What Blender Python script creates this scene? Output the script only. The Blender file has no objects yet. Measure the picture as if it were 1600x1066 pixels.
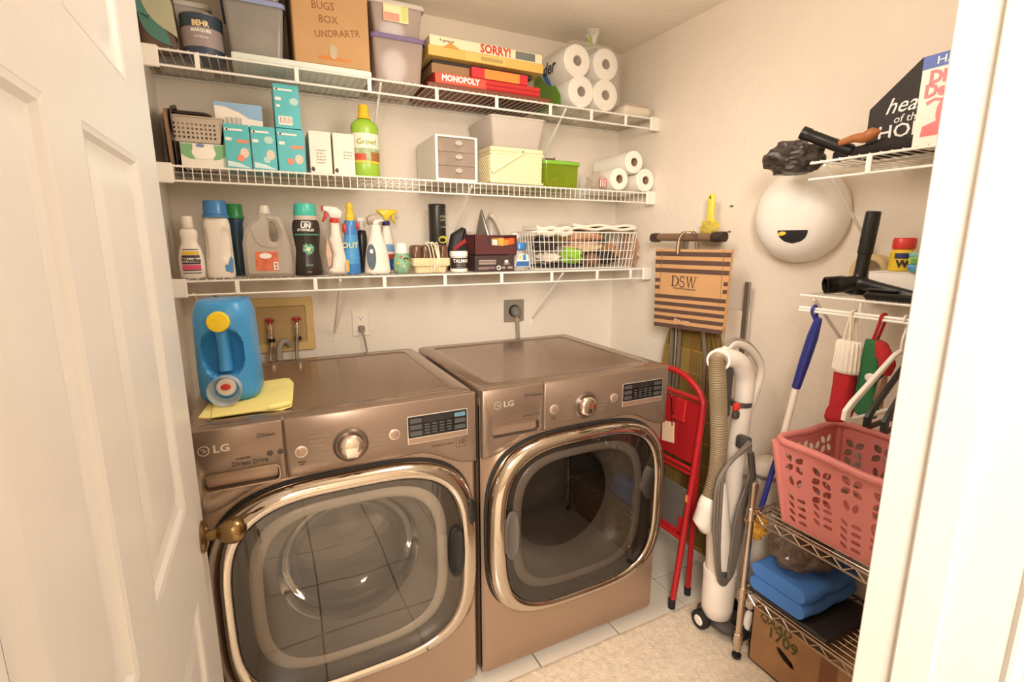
import bpy, bmesh, math, random
from mathutils import Vector, Matrix, noise, Euler
S = bpy.context.scene
COL = S.collection
PI = math.pi
random.seed(7)
# ---------------------------------------------------------------- camera
CX, CY, CZ, YAW, PITCH, ROLL, FPX = .6464, -2.2515, 1.4681, .4598, -.1941, .0011, 776.14
FWD = Vector((math.sin(YAW)*math.cos(PITCH), math.cos(YAW)*math.cos(PITCH), math.sin(PITCH)))
RGT0 = Vector((math.cos(YAW), -math.sin(YAW), 0)); UP0 = RGT0.cross(FWD)
RGT = RGT0*math.cos(ROLL)+UP0*math.sin(ROLL); UPV = UP0*math.cos(ROLL)-RGT0*math.sin(ROLL)
cd = bpy.data.cameras.new('camera'); cam = bpy.data.objects.new('camera', cd); COL.objects.link(cam)
cd.sensor_width = 36; cd.lens = 36*FPX/1600; cd.clip_start = .02
m = Matrix((RGT, UPV, -FWD)).transposed().to_4x4(); m.translation = (CX, CY, CZ); cam.matrix_world = m
S.camera = cam
# ---------------------------------------------------------------- world, lights, exposure
w = bpy.data.worlds.new('world'); S.world = w; w.use_nodes = True
w.node_tree.nodes['Background'].inputs[0].default_value = (1, .93, .85, 1)
w.node_tree.nodes['Background'].inputs[1].default_value = .38
def light(name, typ, loc, power, col, size=.3, rot=(0, 0, 0), sy=None):
    l = bpy.data.lights.new(name, typ); o = bpy.data.objects.new(name, l); COL.objects.link(o)
    l.energy = power; l.color = col; o.location = loc; o.rotation_euler = rot
    if typ == 'AREA':
        l.shape = 'DISK' if sy is None else 'RECTANGLE'; l.size = size
        if sy: l.size_y = sy
    elif typ == 'POINT': l.shadow_soft_size = size
    return o
light('laundry_ceiling_light', 'POINT', (1.30, -1.20, 2.02), 16, (1, .90, .80), .18)
light('hall_fill_light', 'AREA', (.12, -3.15, 2.10), 66, (1, .93, .85), .8, (math.radians(64), 0, math.radians(-36)))  # added soft fill, tilted at the doorway; not a real ceiling fixture
S.view_settings.view_transform = 'Standard'; S.view_settings.look = 'None'
S.view_settings.gamma = 1; S.view_settings.use_curve_mapping = False
S.view_settings.exposure = .46

def at(u, v, ax, val):
    """point where the sight line of photograph pixel u,v meets a plane of the room"""
    d = FWD + RGT*((u-800)/FPX) - UPV*((v-533)/FPX)
    i = 'xyz'.index(ax); C = Vector((CX, CY, CZ))
    return C + d*((val-C[i])/d[i])
# ---------------------------------------------------------------- materials
MC = {}
def lin(h):
    h = h.lstrip('#'); r = [int(h[i:i+2], 16)/255 for i in (0, 2, 4)]
    return [c/12.92 if c <= .04045 else ((c+.055)/1.055)**2.4 for c in r]
def M(name, hexc, rough=.5, metal=0, var=.05, scale=9, bump=0, bscale=60, coat=0, sss=0, emit=0, stretch=None, aniso=0):
    if name in MC: return MC[name]
    mt = bpy.data.materials.new(name); mt.use_nodes = True; nt = mt.node_tree; N = nt.nodes; L = nt.links
    b = N['Principled BSDF']; c = lin(hexc)
    tc = N.new('ShaderNodeTexCoord'); src = tc.outputs['Object']
    if stretch:
        mp = N.new('ShaderNodeMapping'); mp.inputs['Scale'].default_value = stretch; L.new(src, mp.inputs[0]); src = mp.outputs[0]
    n = N.new('ShaderNodeTexNoise'); n.inputs['Scale'].default_value = scale; n.inputs['Detail'].default_value = 4
    L.new(src, n.inputs['Vector'])
    mx = N.new('ShaderNodeMix'); mx.data_type = 'RGBA'; L.new(n.outputs[0], mx.inputs[0])
    mx.inputs[6].default_value = [max(0, x*(1-var*2)) for x in c]+[1]
    mx.inputs[7].default_value = [min(1, x*(1+var*2)) for x in c]+[1]
    L.new(mx.outputs[2], b.inputs['Base Color'])
    b.inputs['Roughness'].default_value = rough; b.inputs['Metallic'].default_value = metal
    if coat: b.inputs['Coat Weight'].default_value = coat; b.inputs['Coat Roughness'].default_value = .08
    if sss: b.inputs['Subsurface Weight'].default_value = sss; b.inputs['Subsurface Radius'].default_value = (.01, .008, .006)
    if bump:
        n2 = N.new('ShaderNodeTexNoise'); n2.inputs['Scale'].default_value = bscale; n2.inputs['Detail'].default_value = 3
        L.new(src, n2.inputs['Vector'])
        bp = N.new('ShaderNodeBump'); bp.inputs['Strength'].default_value = bump; bp.inputs['Distance'].default_value = .004
        L.new(n2.outputs[0], bp.inputs['Height']); L.new(bp.outputs[0], b.inputs['Normal'])
    MC[name] = mt; return mt
def MT(name, hexc, opac=.3, rough=.15, tint=None):
    """thin clear or milky plastic: part see-through, part glossy surface"""
    if name in MC: return MC[name]
    mt = M(name, hexc, rough, var=.03); nt = mt.node_tree; N = nt.nodes; L = nt.links
    tr = N.new('ShaderNodeBsdfTransparent'); tr.inputs[0].default_value = (lin(tint) if tint else [.96, .96, .96])+[1]
    lw = N.new('ShaderNodeLayerWeight'); lw.inputs[0].default_value = .35
    mr = N.new('ShaderNodeMapRange'); mr.inputs[3].default_value = opac; mr.inputs[4].default_value = min(1, opac+.5)
    L.new(lw.outputs['Facing'], mr.inputs[0])
    ms = N.new('ShaderNodeMixShader'); L.new(mr.outputs[0], ms.inputs[0]); L.new(tr.outputs[0], ms.inputs[1])
    L.new(N['Principled BSDF'].outputs[0], ms.inputs[2]); L.new(ms.outputs[0], N['Material Output'].inputs[0])
    return mt
def MG(name, tint, refl=.12, rough=.01):
    """smoked glass sheet"""
    if name in MC: return MC[name]
    mt = bpy.data.materials.new(name); mt.use_nodes = True; nt = mt.node_tree; N = nt.nodes; L = nt.links
    N.remove(N['Principled BSDF'])
    tr = N.new('ShaderNodeBsdfTransparent'); tr.inputs[0].default_value = (*lin(tint), 1)
    gl = N.new('ShaderNodeBsdfGlossy'); gl.inputs['Roughness'].default_value = rough; gl.inputs[0].default_value = (1, 1, 1, 1)
    lw = N.new('ShaderNodeLayerWeight'); lw.inputs[0].default_value = .25
    mr = N.new('ShaderNodeMapRange'); mr.inputs[3].default_value = refl; mr.inputs[4].default_value = .8
    L.new(lw.outputs['Fresnel'], mr.inputs[0])
    ms = N.new('ShaderNodeMixShader'); L.new(mr.outputs[0], ms.inputs[0]); L.new(tr.outputs[0], ms.inputs[1]); L.new(gl.outputs[0], ms.inputs[2])
    L.new(ms.outputs[0], N['Material Output'].inputs[0]); MC[name] = mt; return mt
# ---------------------------------------------------------------- mesh builder
def rrect(w, h, r, n=5, cx=0, cy=0):
    r = min(r, w/2-1e-5, h/2-1e-5); o = []
    for k, (sx, sy) in enumerate(((1, 1), (-1, 1), (-1, -1), (1, -1))):
        for i in range(n+1):
            a = k*PI/2+i*PI/2/n
            o.append((cx+sx*(w/2-r)+r*math.cos(a), cy+sy*(h/2-r)+r*math.sin(a)))
    return o
def sellipse(a, b, p=2, n=48, cx=0, cy=0):
    o = []
    for i in range(n):
        t = 2*PI*i/n; c, s = math.cos(t), math.sin(t)
        o.append((cx+a*math.copysign(abs(c)**(2/p), c), cy+b*math.copysign(abs(s)**(2/p), s)))
    return o
def area2(p): return sum(p[i][0]*p[(i+1) % len(p)][1]-p[(i+1) % len(p)][0]*p[i][1] for i in range(len(p)))
def offset(p, d):
    """inset a counter-clockwise outline by d"""
    n = len(p); o = []
    for i in range(n):
        a, b, c = Vector(p[i-1]), Vector(p[i]), Vector(p[(i+1) % n])
        e1, e2 = (b-a), (c-b)
        if e1.length < 1e-9 or e2.length < 1e-9: o.append(tuple(b)); continue
        n1 = Vector((-e1.y, e1.x)).normalized(); n2 = Vector((-e2.y, e2.x)).normalized()
        s = n1+n2; L = s.length_squared
        s = n1 if L < .2 else s*(2/L)
        o.append((b.x+s.x*d, b.y+s.y*d))
    return o
PLANES = {'xz': lambda a, b, c: (a, c, b), 'xy': lambda a, b, c: (a, b, c), 'yz': lambda a, b, c: (c, a, b)}
class MB:
    def __init__(s): s.v = []; s.f = []; s.m = []; s.T = None; s.mi = 0
    def add(s, vs, fs):
        o = len(s.v)
        s.v += [tuple(s.T @ Vector(q)) for q in vs] if s.T else [tuple(q) for q in vs]
        for f in fs: s.f.append([o+i for i in f]); s.m.append(s.mi)
        return s
    def box(s, c, d, b=0, rot=None, seg=1):
        bm = bmesh.new(); bmesh.ops.create_cube(bm, size=1)
        bmesh.ops.scale(bm, vec=d, verts=bm.verts)
        if b: bmesh.ops.bevel(bm, geom=bm.edges[:], offset=min(b, min(d)*.45), segments=seg, affect='EDGES', profile=.5)
        if rot: bmesh.ops.rotate(bm, cent=(0, 0, 0), matrix=Euler(rot).to_matrix(), verts=bm.verts)
        bm.verts.index_update()
        s.add([v.co+Vector(c) for v in bm.verts], [[v.index for v in f.verts] for f in bm.faces]); bm.free(); return s
    def b2(s, lo, hi, b=0, seg=1):
        return s.box([(a+c)/2 for a, c in zip(lo, hi)], [abs(c-a) for a, c in zip(lo, hi)], b, None, seg)
    def loft(s, rings, cap0=True, cap1=True, closed=True):
        n = len(rings[0]); vs = [p for r in rings for p in r]; fs = []
        for k in range(len(rings)-1):
            for i in range(n if closed else n-1):
                j = (i+1) % n; fs.append([k*n+i, k*n+j, (k+1)*n+j, (k+1)*n+i])
        if cap0: fs.append(list(range(n))[::-1])
        if cap1: fs.append([(len(rings)-1)*n+i for i in range(n)])
        return s.add(vs, fs)
    def lathe(s, prof, c=(0, 0, 0), n=24, sx=1, sy=1, cap0=True, cap1=True, axis='z'):
        R = []
        for r, z in prof:
            q = []
            for i in range(n):
                a = 2*PI*i/n; x, y = r*sx*math.cos(a), r*sy*math.sin(a)
                if axis == 'z': q.append((c[0]+x, c[1]+y, c[2]+z))
                elif axis == 'x': q.append((c[0]+z, c[1]+x, c[2]+y))
                else: q.append((c[0]+x, c[1]-z, c[2]+y))
            R.append(q)
        return s.loft(R, cap0, cap1)
    def tube(s, pts, r, n=8, caps=True):
        P = [Vector(p) for p in pts]; rs = r if isinstance(r, (list, tuple)) else [r]*len(P)
        up = None; R = []
        for i, p in enumerate(P):
            t = ((P[i+1]-p if i+1 < len(P) else Vector()) .normalized()+(p-P[i-1] if i else Vector()).normalized()).normalized()
            if up is None: up = t.orthogonal().normalized()
            u = (up-t*up.dot(t)); u = u.normalized() if u.length > 1e-6 else t.orthogonal().normalized(); up = u
            w = t.cross(u)
            R.append([p+(u*math.cos(2*PI*k/n)+w*math.sin(2*PI*k/n))*rs[i] for k in range(n)])
        return s.loft(R, caps, caps)
    def plate(s, outer, holes=(), plane='xz', c0=0, c1=.01, bev=0):
        """flat sheet from c0 (front, toward smaller c) to c1, with holes"""
        mp = PLANES[plane]
        if area2(outer) < 0: outer = outer[::-1]
        loops = [outer]+[h if area2(h) < 0 else h[::-1] for h in holes]
        def ring(c, d): return [[mp(a, b, c) for a, b in (offset(l, d) if d else l)] for l in loops]
        def fill(rings, flip):
            bm = bmesh.new()
            es = []
            for r in rings:
                vs = [bm.verts.new(p) for p in r]
                es += [bm.edges.new((vs[i], vs[(i+1) % len(vs)])) for i in range(len(vs))]
            bmesh.ops.triangle_fill(bm, use_beauty=True, use_dissolve=False, edges=es)
            bm.verts.index_update(); nrm = Vector(mp(0, 0, 1 if flip else -1))
            F = []
            for f in bm.faces:
                f.normal_update(); ix = [v.index for v in f.verts]
                F.append(ix if f.normal.dot(nrm) > 0 else ix[::-1])
            s.add([v.co.copy() for v in bm.verts], F); bm.free()
        fr = ring(c0, bev); fill(fr, c0 > c1); seq = [fr]
        if bev: seq.append(ring(c0+math.copysign(bev, c1-c0), 0))
        bk = ring(c1, 0); seq.append(bk); fill(bk, c1 > c0)
        for k in range(len(loops)): s.loft([q[k] for q in seq], False, False)
        return s
    def puff(s, outline, th, plane='xz', c=0, steps=4, inset=None):
        mp = PLANES[plane]
        if area2(outline) < 0: outline = outline[::-1]
        ins = inset or th*.5; R = []
        for i in range(-steps, steps+1):
            a = i/steps*PI/2; d = ins*(1-math.cos(a))
            R.append([mp(x, y, c+th/2*math.sin(a)) for x, y in offset(outline, d)])
        return s.loft(R)
    def blob(s, c, d, seed=0, amp=.3, sub=3, fr=2.0, flat=None, ridge=False):
        bm = bmesh.new(); bmesh.ops.create_icosphere(bm, subdivisions=sub, radius=1)
        off = Vector((seed*7.3, seed*3.1, seed*1.7))
        for v in bm.verts:
            k = noise.fractal(v.co*fr+off, 1, 2, 4)
            if ridge: k = abs(k)*2-.5
            q = v.co*(1+amp*k); z = q.z
            if flat is not None and z < -flat: z = -flat
            v.co = Vector((c[0]+q.x*d[0], c[1]+q.y*d[1], c[2]+z*d[2]))
        bm.verts.index_update()
        s.add([v.co for v in bm.verts], [[v.index for v in f.verts] for f in bm.faces]); bm.free(); return s
    def build(s, name, mat, parent=None, smooth=35, kind=None, label=None, loc=None, recalc=True):
        me = bpy.data.meshes.new(name); me.from_pydata(s.v, [], s.f)
        for q in (mat if isinstance(mat, (list, tuple)) else [mat]): me.materials.append(q)
        me.polygons.foreach_set('material_index', s.m)
        if recalc:
            bm = bmesh.new(); bm.from_mesh(me); bmesh.ops.remove_doubles(bm, verts=bm.verts, dist=1e-6)
            bmesh.ops.recalc_face_normals(bm, faces=bm.faces); bm.to_mesh(me); bm.free()
        if smooth:
            me.polygons.foreach_set('use_smooth', [True]*len(me.polygons)); me.set_sharp_from_angle(angle=math.radians(smooth))
        me.update()
        o = bpy.data.objects.new(name, me); COL.objects.link(o)
        if parent: o.parent = parent
        if kind: o['kind'] = kind
        if label: o['label'] = label
        if loc: o.location = loc
        return o
def tag(o, label, cat, group=None):
    o['label'] = label; o['category'] = cat
    if group: o['group'] = group
    return o
def thing(name, label, cat, loc=(0, 0, 0), rz=0, group=None, rot=None):
    o = bpy.data.objects.new(name, None); o.empty_display_size = .05; COL.objects.link(o)
    o.location = loc; o.rotation_euler = rot or (0, 0, rz)
    return tag(o, label, cat, group)
def struct(o): o['kind'] = 'structure'; return o
FRONT = (PI/2, 0, 0); LEFTF = (PI/2, 0, -PI/2)
def text(body, size, mat, parent, loc, rot=FRONT, bold=0, ext=.0004, name='lettering', align='CENTER', sx=1, shear=0, wrap=None):
    c = bpy.data.curves.new('t', 'FONT'); c.body = body; c.size = size; c.align_x = align; c.align_y = 'CENTER'
    c.offset = bold; c.extrude = ext; c.resolution_u = 2; c.shear = shear
    o = bpy.data.objects.new('t', c); me = bpy.data.meshes.new_from_object(o)
    bpy.data.objects.remove(o); bpy.data.curves.remove(c)
    me.name = name; me.materials.clear(); me.materials.append(mat)
    for v in me.vertices:
        v.co.x *= sx
        if wrap: a = v.co.x/wrap; r = wrap+v.co.z; v.co = (r*math.sin(a), v.co.y, r*math.cos(a)-wrap)
    q = bpy.data.objects.new(name, me); COL.objects.link(q); q.parent = parent; q.location = loc; q.rotation_euler = rot
    return q
def lerp(a, b, t): return a+(b-a)*t
def prof_r(prof, z):
    for (r0, z0), (r1, z1) in zip(prof, prof[1:]):
        if z0 <= z <= z1 and z1 > z0: return lerp(r0, r1, (z-z0)/(z1-z0))
    return prof[-1][0]
def shell(mb, prof, z0, z1, a0, a1, off=.0008, sx=1, sy=1, n=14, k=6):
    """printed label lying on a lathe body; angles in degrees from the front, positive to the right"""
    g = []
    for i in range(k+1):
        z = lerp(z0, z1, i/k); r = prof_r(prof, z)
        row = []
        for j in range(n+1):
            a = math.radians(lerp(a0, a1, j/n)); row.append(((r*sx+off)*math.sin(a), -(r*sy+off)*math.cos(a), z))
        g.append(row)
    return mb.loft(g, False, False, False)
def smoothpts(pts, n=4):
    P = [Vector(p) for p in pts]; o = []
    for i in range(len(P)-1):
        p0, p1, p2, p3 = P[max(i-1, 0)], P[i], P[i+1], P[min(i+2, len(P)-1)]
        for k in range(n):
            t = k/n; o.append(.5*((2*p1)+(p2-p0)*t+(2*p0-5*p1+4*p2-p3)*t*t+(3*p1-p0-3*p2+p3)*t**3))
    return o+[P[-1]]
# common materials
WALL = M('wall_paint', '#e8dccb', .62, var=.02, bump=.55, bscale=48)
WHITE = M('white_gloss_paint', '#f0ebe2', .32, var=.015)
JAMBP = M('jamb_paint', '#cfc8be', .35, var=.015)
DOORP = M('door_paint', '#e0dcd6', .34, var=.015, bump=.12, bscale=30, stretch=(4, 4, .35))
WIRE = M('white_wire_coating', '#f1ece3', .35, var=.02)
STEEL = M('graphite_steel', '#a88d77', .30, .5, var=.02, scale=4)
TOPST = M('graphite_top', '#927b69', .15, .55, var=.02, scale=4)
STEELD = M('graphite_dark', '#6b5c50', .38, .6, var=.03)
PANELST = M('graphite_panel', '#8d7867', .32, .5, var=.02, scale=4)
RINGC = M('ring_chrome', '#cfc2b4', .06, 1, var=.01)
CHROME = M('chrome', '#e9dccd', .07, 1, var=.01)
BLACK = M('black_plastic', '#161513', .35, var=.1)
BLACKM = M('black_matte', '#1d1b1a', .7, var=.1)
PWHITE = M('white_plastic', '#efe9df', .38, var=.02)
INK = M('dark_ink', '#2a2422', .6)
INKW = M('white_ink', '#f6f1e8', .5)
# ================================================================ setting
XL, XR, HC, YF = .36, 2.39, 2.42, -1.91
fl = struct(MB().b2((-.9, -3.6, -.06), (2.7, .1, -.006)).build('floor', M('grout', '#6d6154', .9, var=.1)))
TP = .343; tmesh = None
TILE = M('floor_tile_glaze', '#d8cdbd', .22, var=.05, scale=5)
for i in range(-7, 2):
    for j in range(-9, 4):
        x0 = 2.093+(i-1)*TP; y0 = -.765+(j-1)*TP
        if x0 < -.95 or x0+TP > 2.75 or y0+TP > .35 or y0 < -3.6: continue
        if tmesh is None:
            t = MB().box((0, 0, -.004), (TP-.006, TP-.006, .008), .0015).build('tile', TILE, fl); tmesh = t.data
        else: t = bpy.data.objects.new('tile', tmesh); COL.objects.link(t); t.parent = fl
        t.location = (x0+TP/2, y0+TP/2, 0)
struct(MB().b2((XL-.12, 0, 0), (XR+.12, .12, HC)).build('wall_back', WALL))
struct(MB().b2((XR, YF-.12, 0), (XR+.12, 0, HC)).build('wall_right', WALL))
struct(MB().b2((XL-.12, YF, 0), (XL, 0, HC)).build('wall_left', WALL))
struct(MB().b2((-.9, -3.6, HC), (2.7, .1, HC+.1)).build('ceiling', M('ceiling_paint', '#f0e6d6', .75, var=.02, bump=.6, bscale=40)))
fw = MB(); fw.b2((-.9, YF-.12, 0), (.44, YF, HC)); fw.b2((1.415, YF-.12, 0), (XR, YF, HC)); fw.b2((.44, YF-.12, 2.06), (1.415, YF, HC))
struct(fw.build('wall_front', WALL))
HW = M('hall_paint', '#dfd4c4', .6, var=.02, bump=.3, bscale=50)
struct(MB().b2((-.9, -3.7, 0), (2.7, -3.6, HC)).build('wall_hall', HW))
struct(MB().b2((-1, -3.6, 0), (-.9, YF, HC)).build('wall_hall_left', HW))
struct(MB().b2((2.7, -3.6, 0), (2.8, YF-.12, HC)).build('wall_hall_right', HW))
# door frame: right jamb with stop and hall casing
j = MB(); j.b2((1.395, YF-.15, 0), (1.416, YF+.005, 2.06), .002)
j.b2((1.383, -2.0, 0), (1.396, -1.955, 2.05), .003)
j.b2((1.388, YF-.165, 0), (1.47, YF-.148, 2.12), .006)
j.b2((1.41, YF-.002, 0), (1.47, YF+.012, 2.12), .004)
struct(j.build('trim_1', JAMBP))
j = MB(); j.b2((.42, YF-.15, 0), (.441, YF-.02, 2.06), .002); j.b2((.44, -2.0, 0), (.452, -1.955, 2.05), .003)
j.b2((.36, YF-.165, 0), (.446, YF-.148, 2.12), .006); struct(j.build('trim_2', JAMBP))
j = MB(); j.b2((.42, YF-.15, 2.04), (1.416, YF, 2.061), .002); j.b2((.36, YF-.165, 2.05), (1.47, YF-.148, 2.12), .006); j.b2((.44, -2.0, 2.028), (1.39, -1.955, 2.041), .003)
struct(j.build('trim_3', JAMBP))
# ---------------------------------------------------------------- six panel door, open ninety degrees
dr = bpy.data.objects.new('door_1', None); COL.objects.link(dr); dr['kind'] = 'structure'
dr['label'] = 'white six-panel interior door standing open beside washing machine'
DX, DT = .48, .035; y0, y1 = -1.95, -1.06
cells = [(-1.517, -1.236), (-1.87, -1.63)]; rows = [(.24, .80), (.985, 1.60), (1.715, 1.915)]
holes = [rrect(b-a, d-c, .001, 1, (a+b)/2, (c+d)/2) for a, b in cells for c, d in rows]
MB().plate(rrect(y1-y0, 2.02, .001, 1, (y0+y1)/2, 1.02), holes, 'yz', DX, DX-DT, .0015).build('door_leaf', DOORP, dr, 0)
for a, b in cells:
    for c, d in rows:
        p = MB(); cx, cy, ww, hh = (a+b)/2, (c+d)/2, b-a, d-c
        R = []
        for ins, dep in ((-.001, 0), (.003, .0015), (.006, .002), (.012, .008), (.019, .0105), (.030, .0105), (.034, .0095), (.056, .003), (.059, .0028)):
            R.append([(DX-dep, q[0], q[1]) for q in rrect(ww-2*ins, hh-2*ins, .0005, 1, cx, cy)])
        p.loft(R, False, True)
        p.loft([[(DX-DT+.006, q[0], q[1]) for q in rrect(ww+.002, hh+.002, .0005, 1, cx, cy)], [(DX-DT+.007, q[0], q[1]) for q in rrect(ww+.002, hh+.002, .0005, 1, cx, cy)]])
        p.build('door_panel', DOORP, dr, 20)
BRASS = M('aged_brass', '#8d744f', .25, 1, var=.12, scale=30)
KN = (DX, -1.105, .856)
MB().lathe([(.0, 0), (.033, 0), (.034, .003), (.030, .008), (.022, .011), (.014, .012)], KN, 28, axis='x', cap0=False).build('rosette', BRASS, dr)
k = MB(); k.lathe([(.0115, .008), (.0115, .026), (.014, .030), (.020, .036), (.0265, .048), (.0285, .058), (.0275, .068), (.022, .078), (.012, .084), (.001, .086)], KN, 28, axis='x')
k.build('door_knob', BRASS, dr, 60)
for z in (.25, 1.02, 1.8):
    MB().lathe([(.006, -.045), (.006, .045)], (DX+.004, y0-.004, z), 10).build('hinge', BRASS, dr)
# ---------------------------------------------------------------- carpet
RUG = M('carpet_pile', '#dac8b0', .95, var=.16, scale=55, bump=1.0, bscale=160)
r = MB(); nx, ny = 90, 80; g = []
X0, X1, Y0, Y1 = 1.23, 2.37, -1.88, -.955
for i in range(nx+1):
    row = []
    for k in range(ny+1):
        x = lerp(X0, X1, i/nx); y = lerp(Y0, Y1, k/ny)
        e = min(i, nx-i, k, ny-k); z = .0 if e == 0 else .011+.0045*noise.noise(Vector((x*70, y*70, 0)))+.002*noise.noise(Vector((x*12, y*12, 3)))
        row.append((x, y, z))
    g.append(row)
r.loft(g, False, False, False)
tag(r.build('carpet_mat', RUG, None, 60), 'beige short pile carpet mat lying on the floor tiles before dryer', 'rug')
# ---------------------------------------------------------------- wire shelves
def shelf(name, label, z, L, loc, rz, braces, lip='straps', straps=(), ends=(True, True), rod=False, D=.305):
    """local: x along wall, y=0 wall, front at y=-D, deck top z"""
    t = thing(name, label, 'shelf', (loc[0], loc[1], z), rz)
    for yy, zz in ((-D, -.005), (-D, -.050)):
        MB().tube([(0, yy, zz), (L, yy, zz)], .0036, 8).build('front_rail', WIRE, t)
    for yy in (-.008, -.155):
        MB().tube([(0, yy, -.006), (L, yy, -.006)], .003, 8).build('support_rod', WIRE, t)
    w_ = MB(); n = int(L/.0254)
    for i in range(n+1):
        x = .006+i*(L-.012)/n
        if lip == 'wires': w_.tube([(x, -.004, -.001), (x, -D-.001, -.001), (x, -D-.003, -.006), (x, -D-.003, -.05)], .00145, 5)
        else: w_.tube([(x, -.004, -.001), (x, -D-.004, -.001)], .00145, 5)
    w_.build('deck_wires', WIRE, t, kind='stuff')
    for x in straps:
        MB().b2((x-.007, -D-.0045, -.052), (x+.007, -D+.002, -.002), .0015).build('lip_strap', WIRE, t)
    for k, e in enumerate(ends):
        if e:
            x = 0 if k == 0 else L; q = MB(); s = 1 if k == 0 else -1
            q.b2((x, -D-.007, -.058), (x+s*.055, -D+.006, .004), .003); q.b2((x, -D+.004, -.05), (x+s*.004, -D+.03, .002), .001)
            q.build('end_bracket', PWHITE, t)
    for x in braces:
        q = MB(); q.tube([(x, -D+.004, -.014), (x, -D+.012, -.020), (x, -.006, -.262), (x, -.004, -.285)], .0048, 6)
        q.b2((x-.008, -.004, -.30), (x+.008, -.0005, -.268), .001)
        q.build('diagonal_brace', WIRE, t)
    if rod:
        MB().tube([(0, -D+.004, -.042), (L, -D+.004, -.042)], .0045, 8).build('hang_rod', WIRE, t)
        for x in rod: MB().tube([(x, -D+.004, -.042), (x, -D+.004, -.004)], .004, 6).build('rod_hook', WIRE, t)
    return t
D1, D2, D3 = 2.05, 1.712, 1.348; LB = XR-XL
shelf('wire_shelf', 'white wire shelf across the back wall, topmost, under board games', D1, LB, (XL, 0), 0, (.722, 1.51), straps=(.155, .44, .68, .93, 1.18, 1.43, 1.64, 1.83))
shelf('wire_shelf', 'white wire shelf across back wall holding teal boxes and paper towels', D2, LB, (XL, 0), 0, (1.07,), lip='wires')
shelf('wire_shelf', 'white wire shelf across back wall holding cleaning bottles, above appliances', D3, LB, (XL, 0), 0, (.538, 1.513), straps=(.2, .45, .7, .945, 1.2, 1.45, 1.7, 1.9))
RD1, RD2 = 1.70, 1.322
# right wall shelves: local +x runs toward the camera
shelf('wire_shelf', 'white wire shelf on the right wall under a black house-shaped sign', RD1, .60, (XR, -1.285), -PI/2, (.04,), straps=(.16, .36, .56), ends=(False, False))
shelf('wire_shelf', 'white wire shelf with hanging rod on right wall, above pink basket', RD2, .59, (XR, -1.30), -PI/2, (.04,), straps=(), ends=(False, False), rod=(.17, .42))
# ---------------------------------------------------------------- laundry machines
AW = .737
PINK = None
def seglogo(mb, cx, cz, r, y):
    """round face emblem: ring, inner L stroke and dot"""
    n = 28
    mb.plate(sellipse(r, r, 2, n, cx, cz), [sellipse(r*.84, r*.84, 2, n, cx, cz)], 'xz', y, y+.0006)
    mb.b2((cx-r*.08, y, cz-r*.38), (cx+r*.06, y+.0006, cz+r*.42)); mb.b2((cx-r*.08, y, cz-r*.38), (cx+r*.36, y+.0006, cz-r*.26))
    mb.plate(sellipse(r*.12, r*.12, 2, 10, cx-r*.38, cz+r*.34), (), 'xz', y, y+.0006)
    mb.b2((cx+r*.2, y, cz-.06*r), (cx+r*.68, y+.0006, cz+r*.06))
GREYP = M('grey_bowl_plastic', '#9a9085', .4, var=.04)
DRUM = M('drum_steel', '#b5aea6', .35, .5, var=.06)
DISP = M('display_black', '#191817', .12, var=.1)
ALU = M('silver_print', '#d8cfc4', .3, .6)
DRY_IN = M('dark_drum', '#3d3a37', .4, .6, var=.1)
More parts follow.
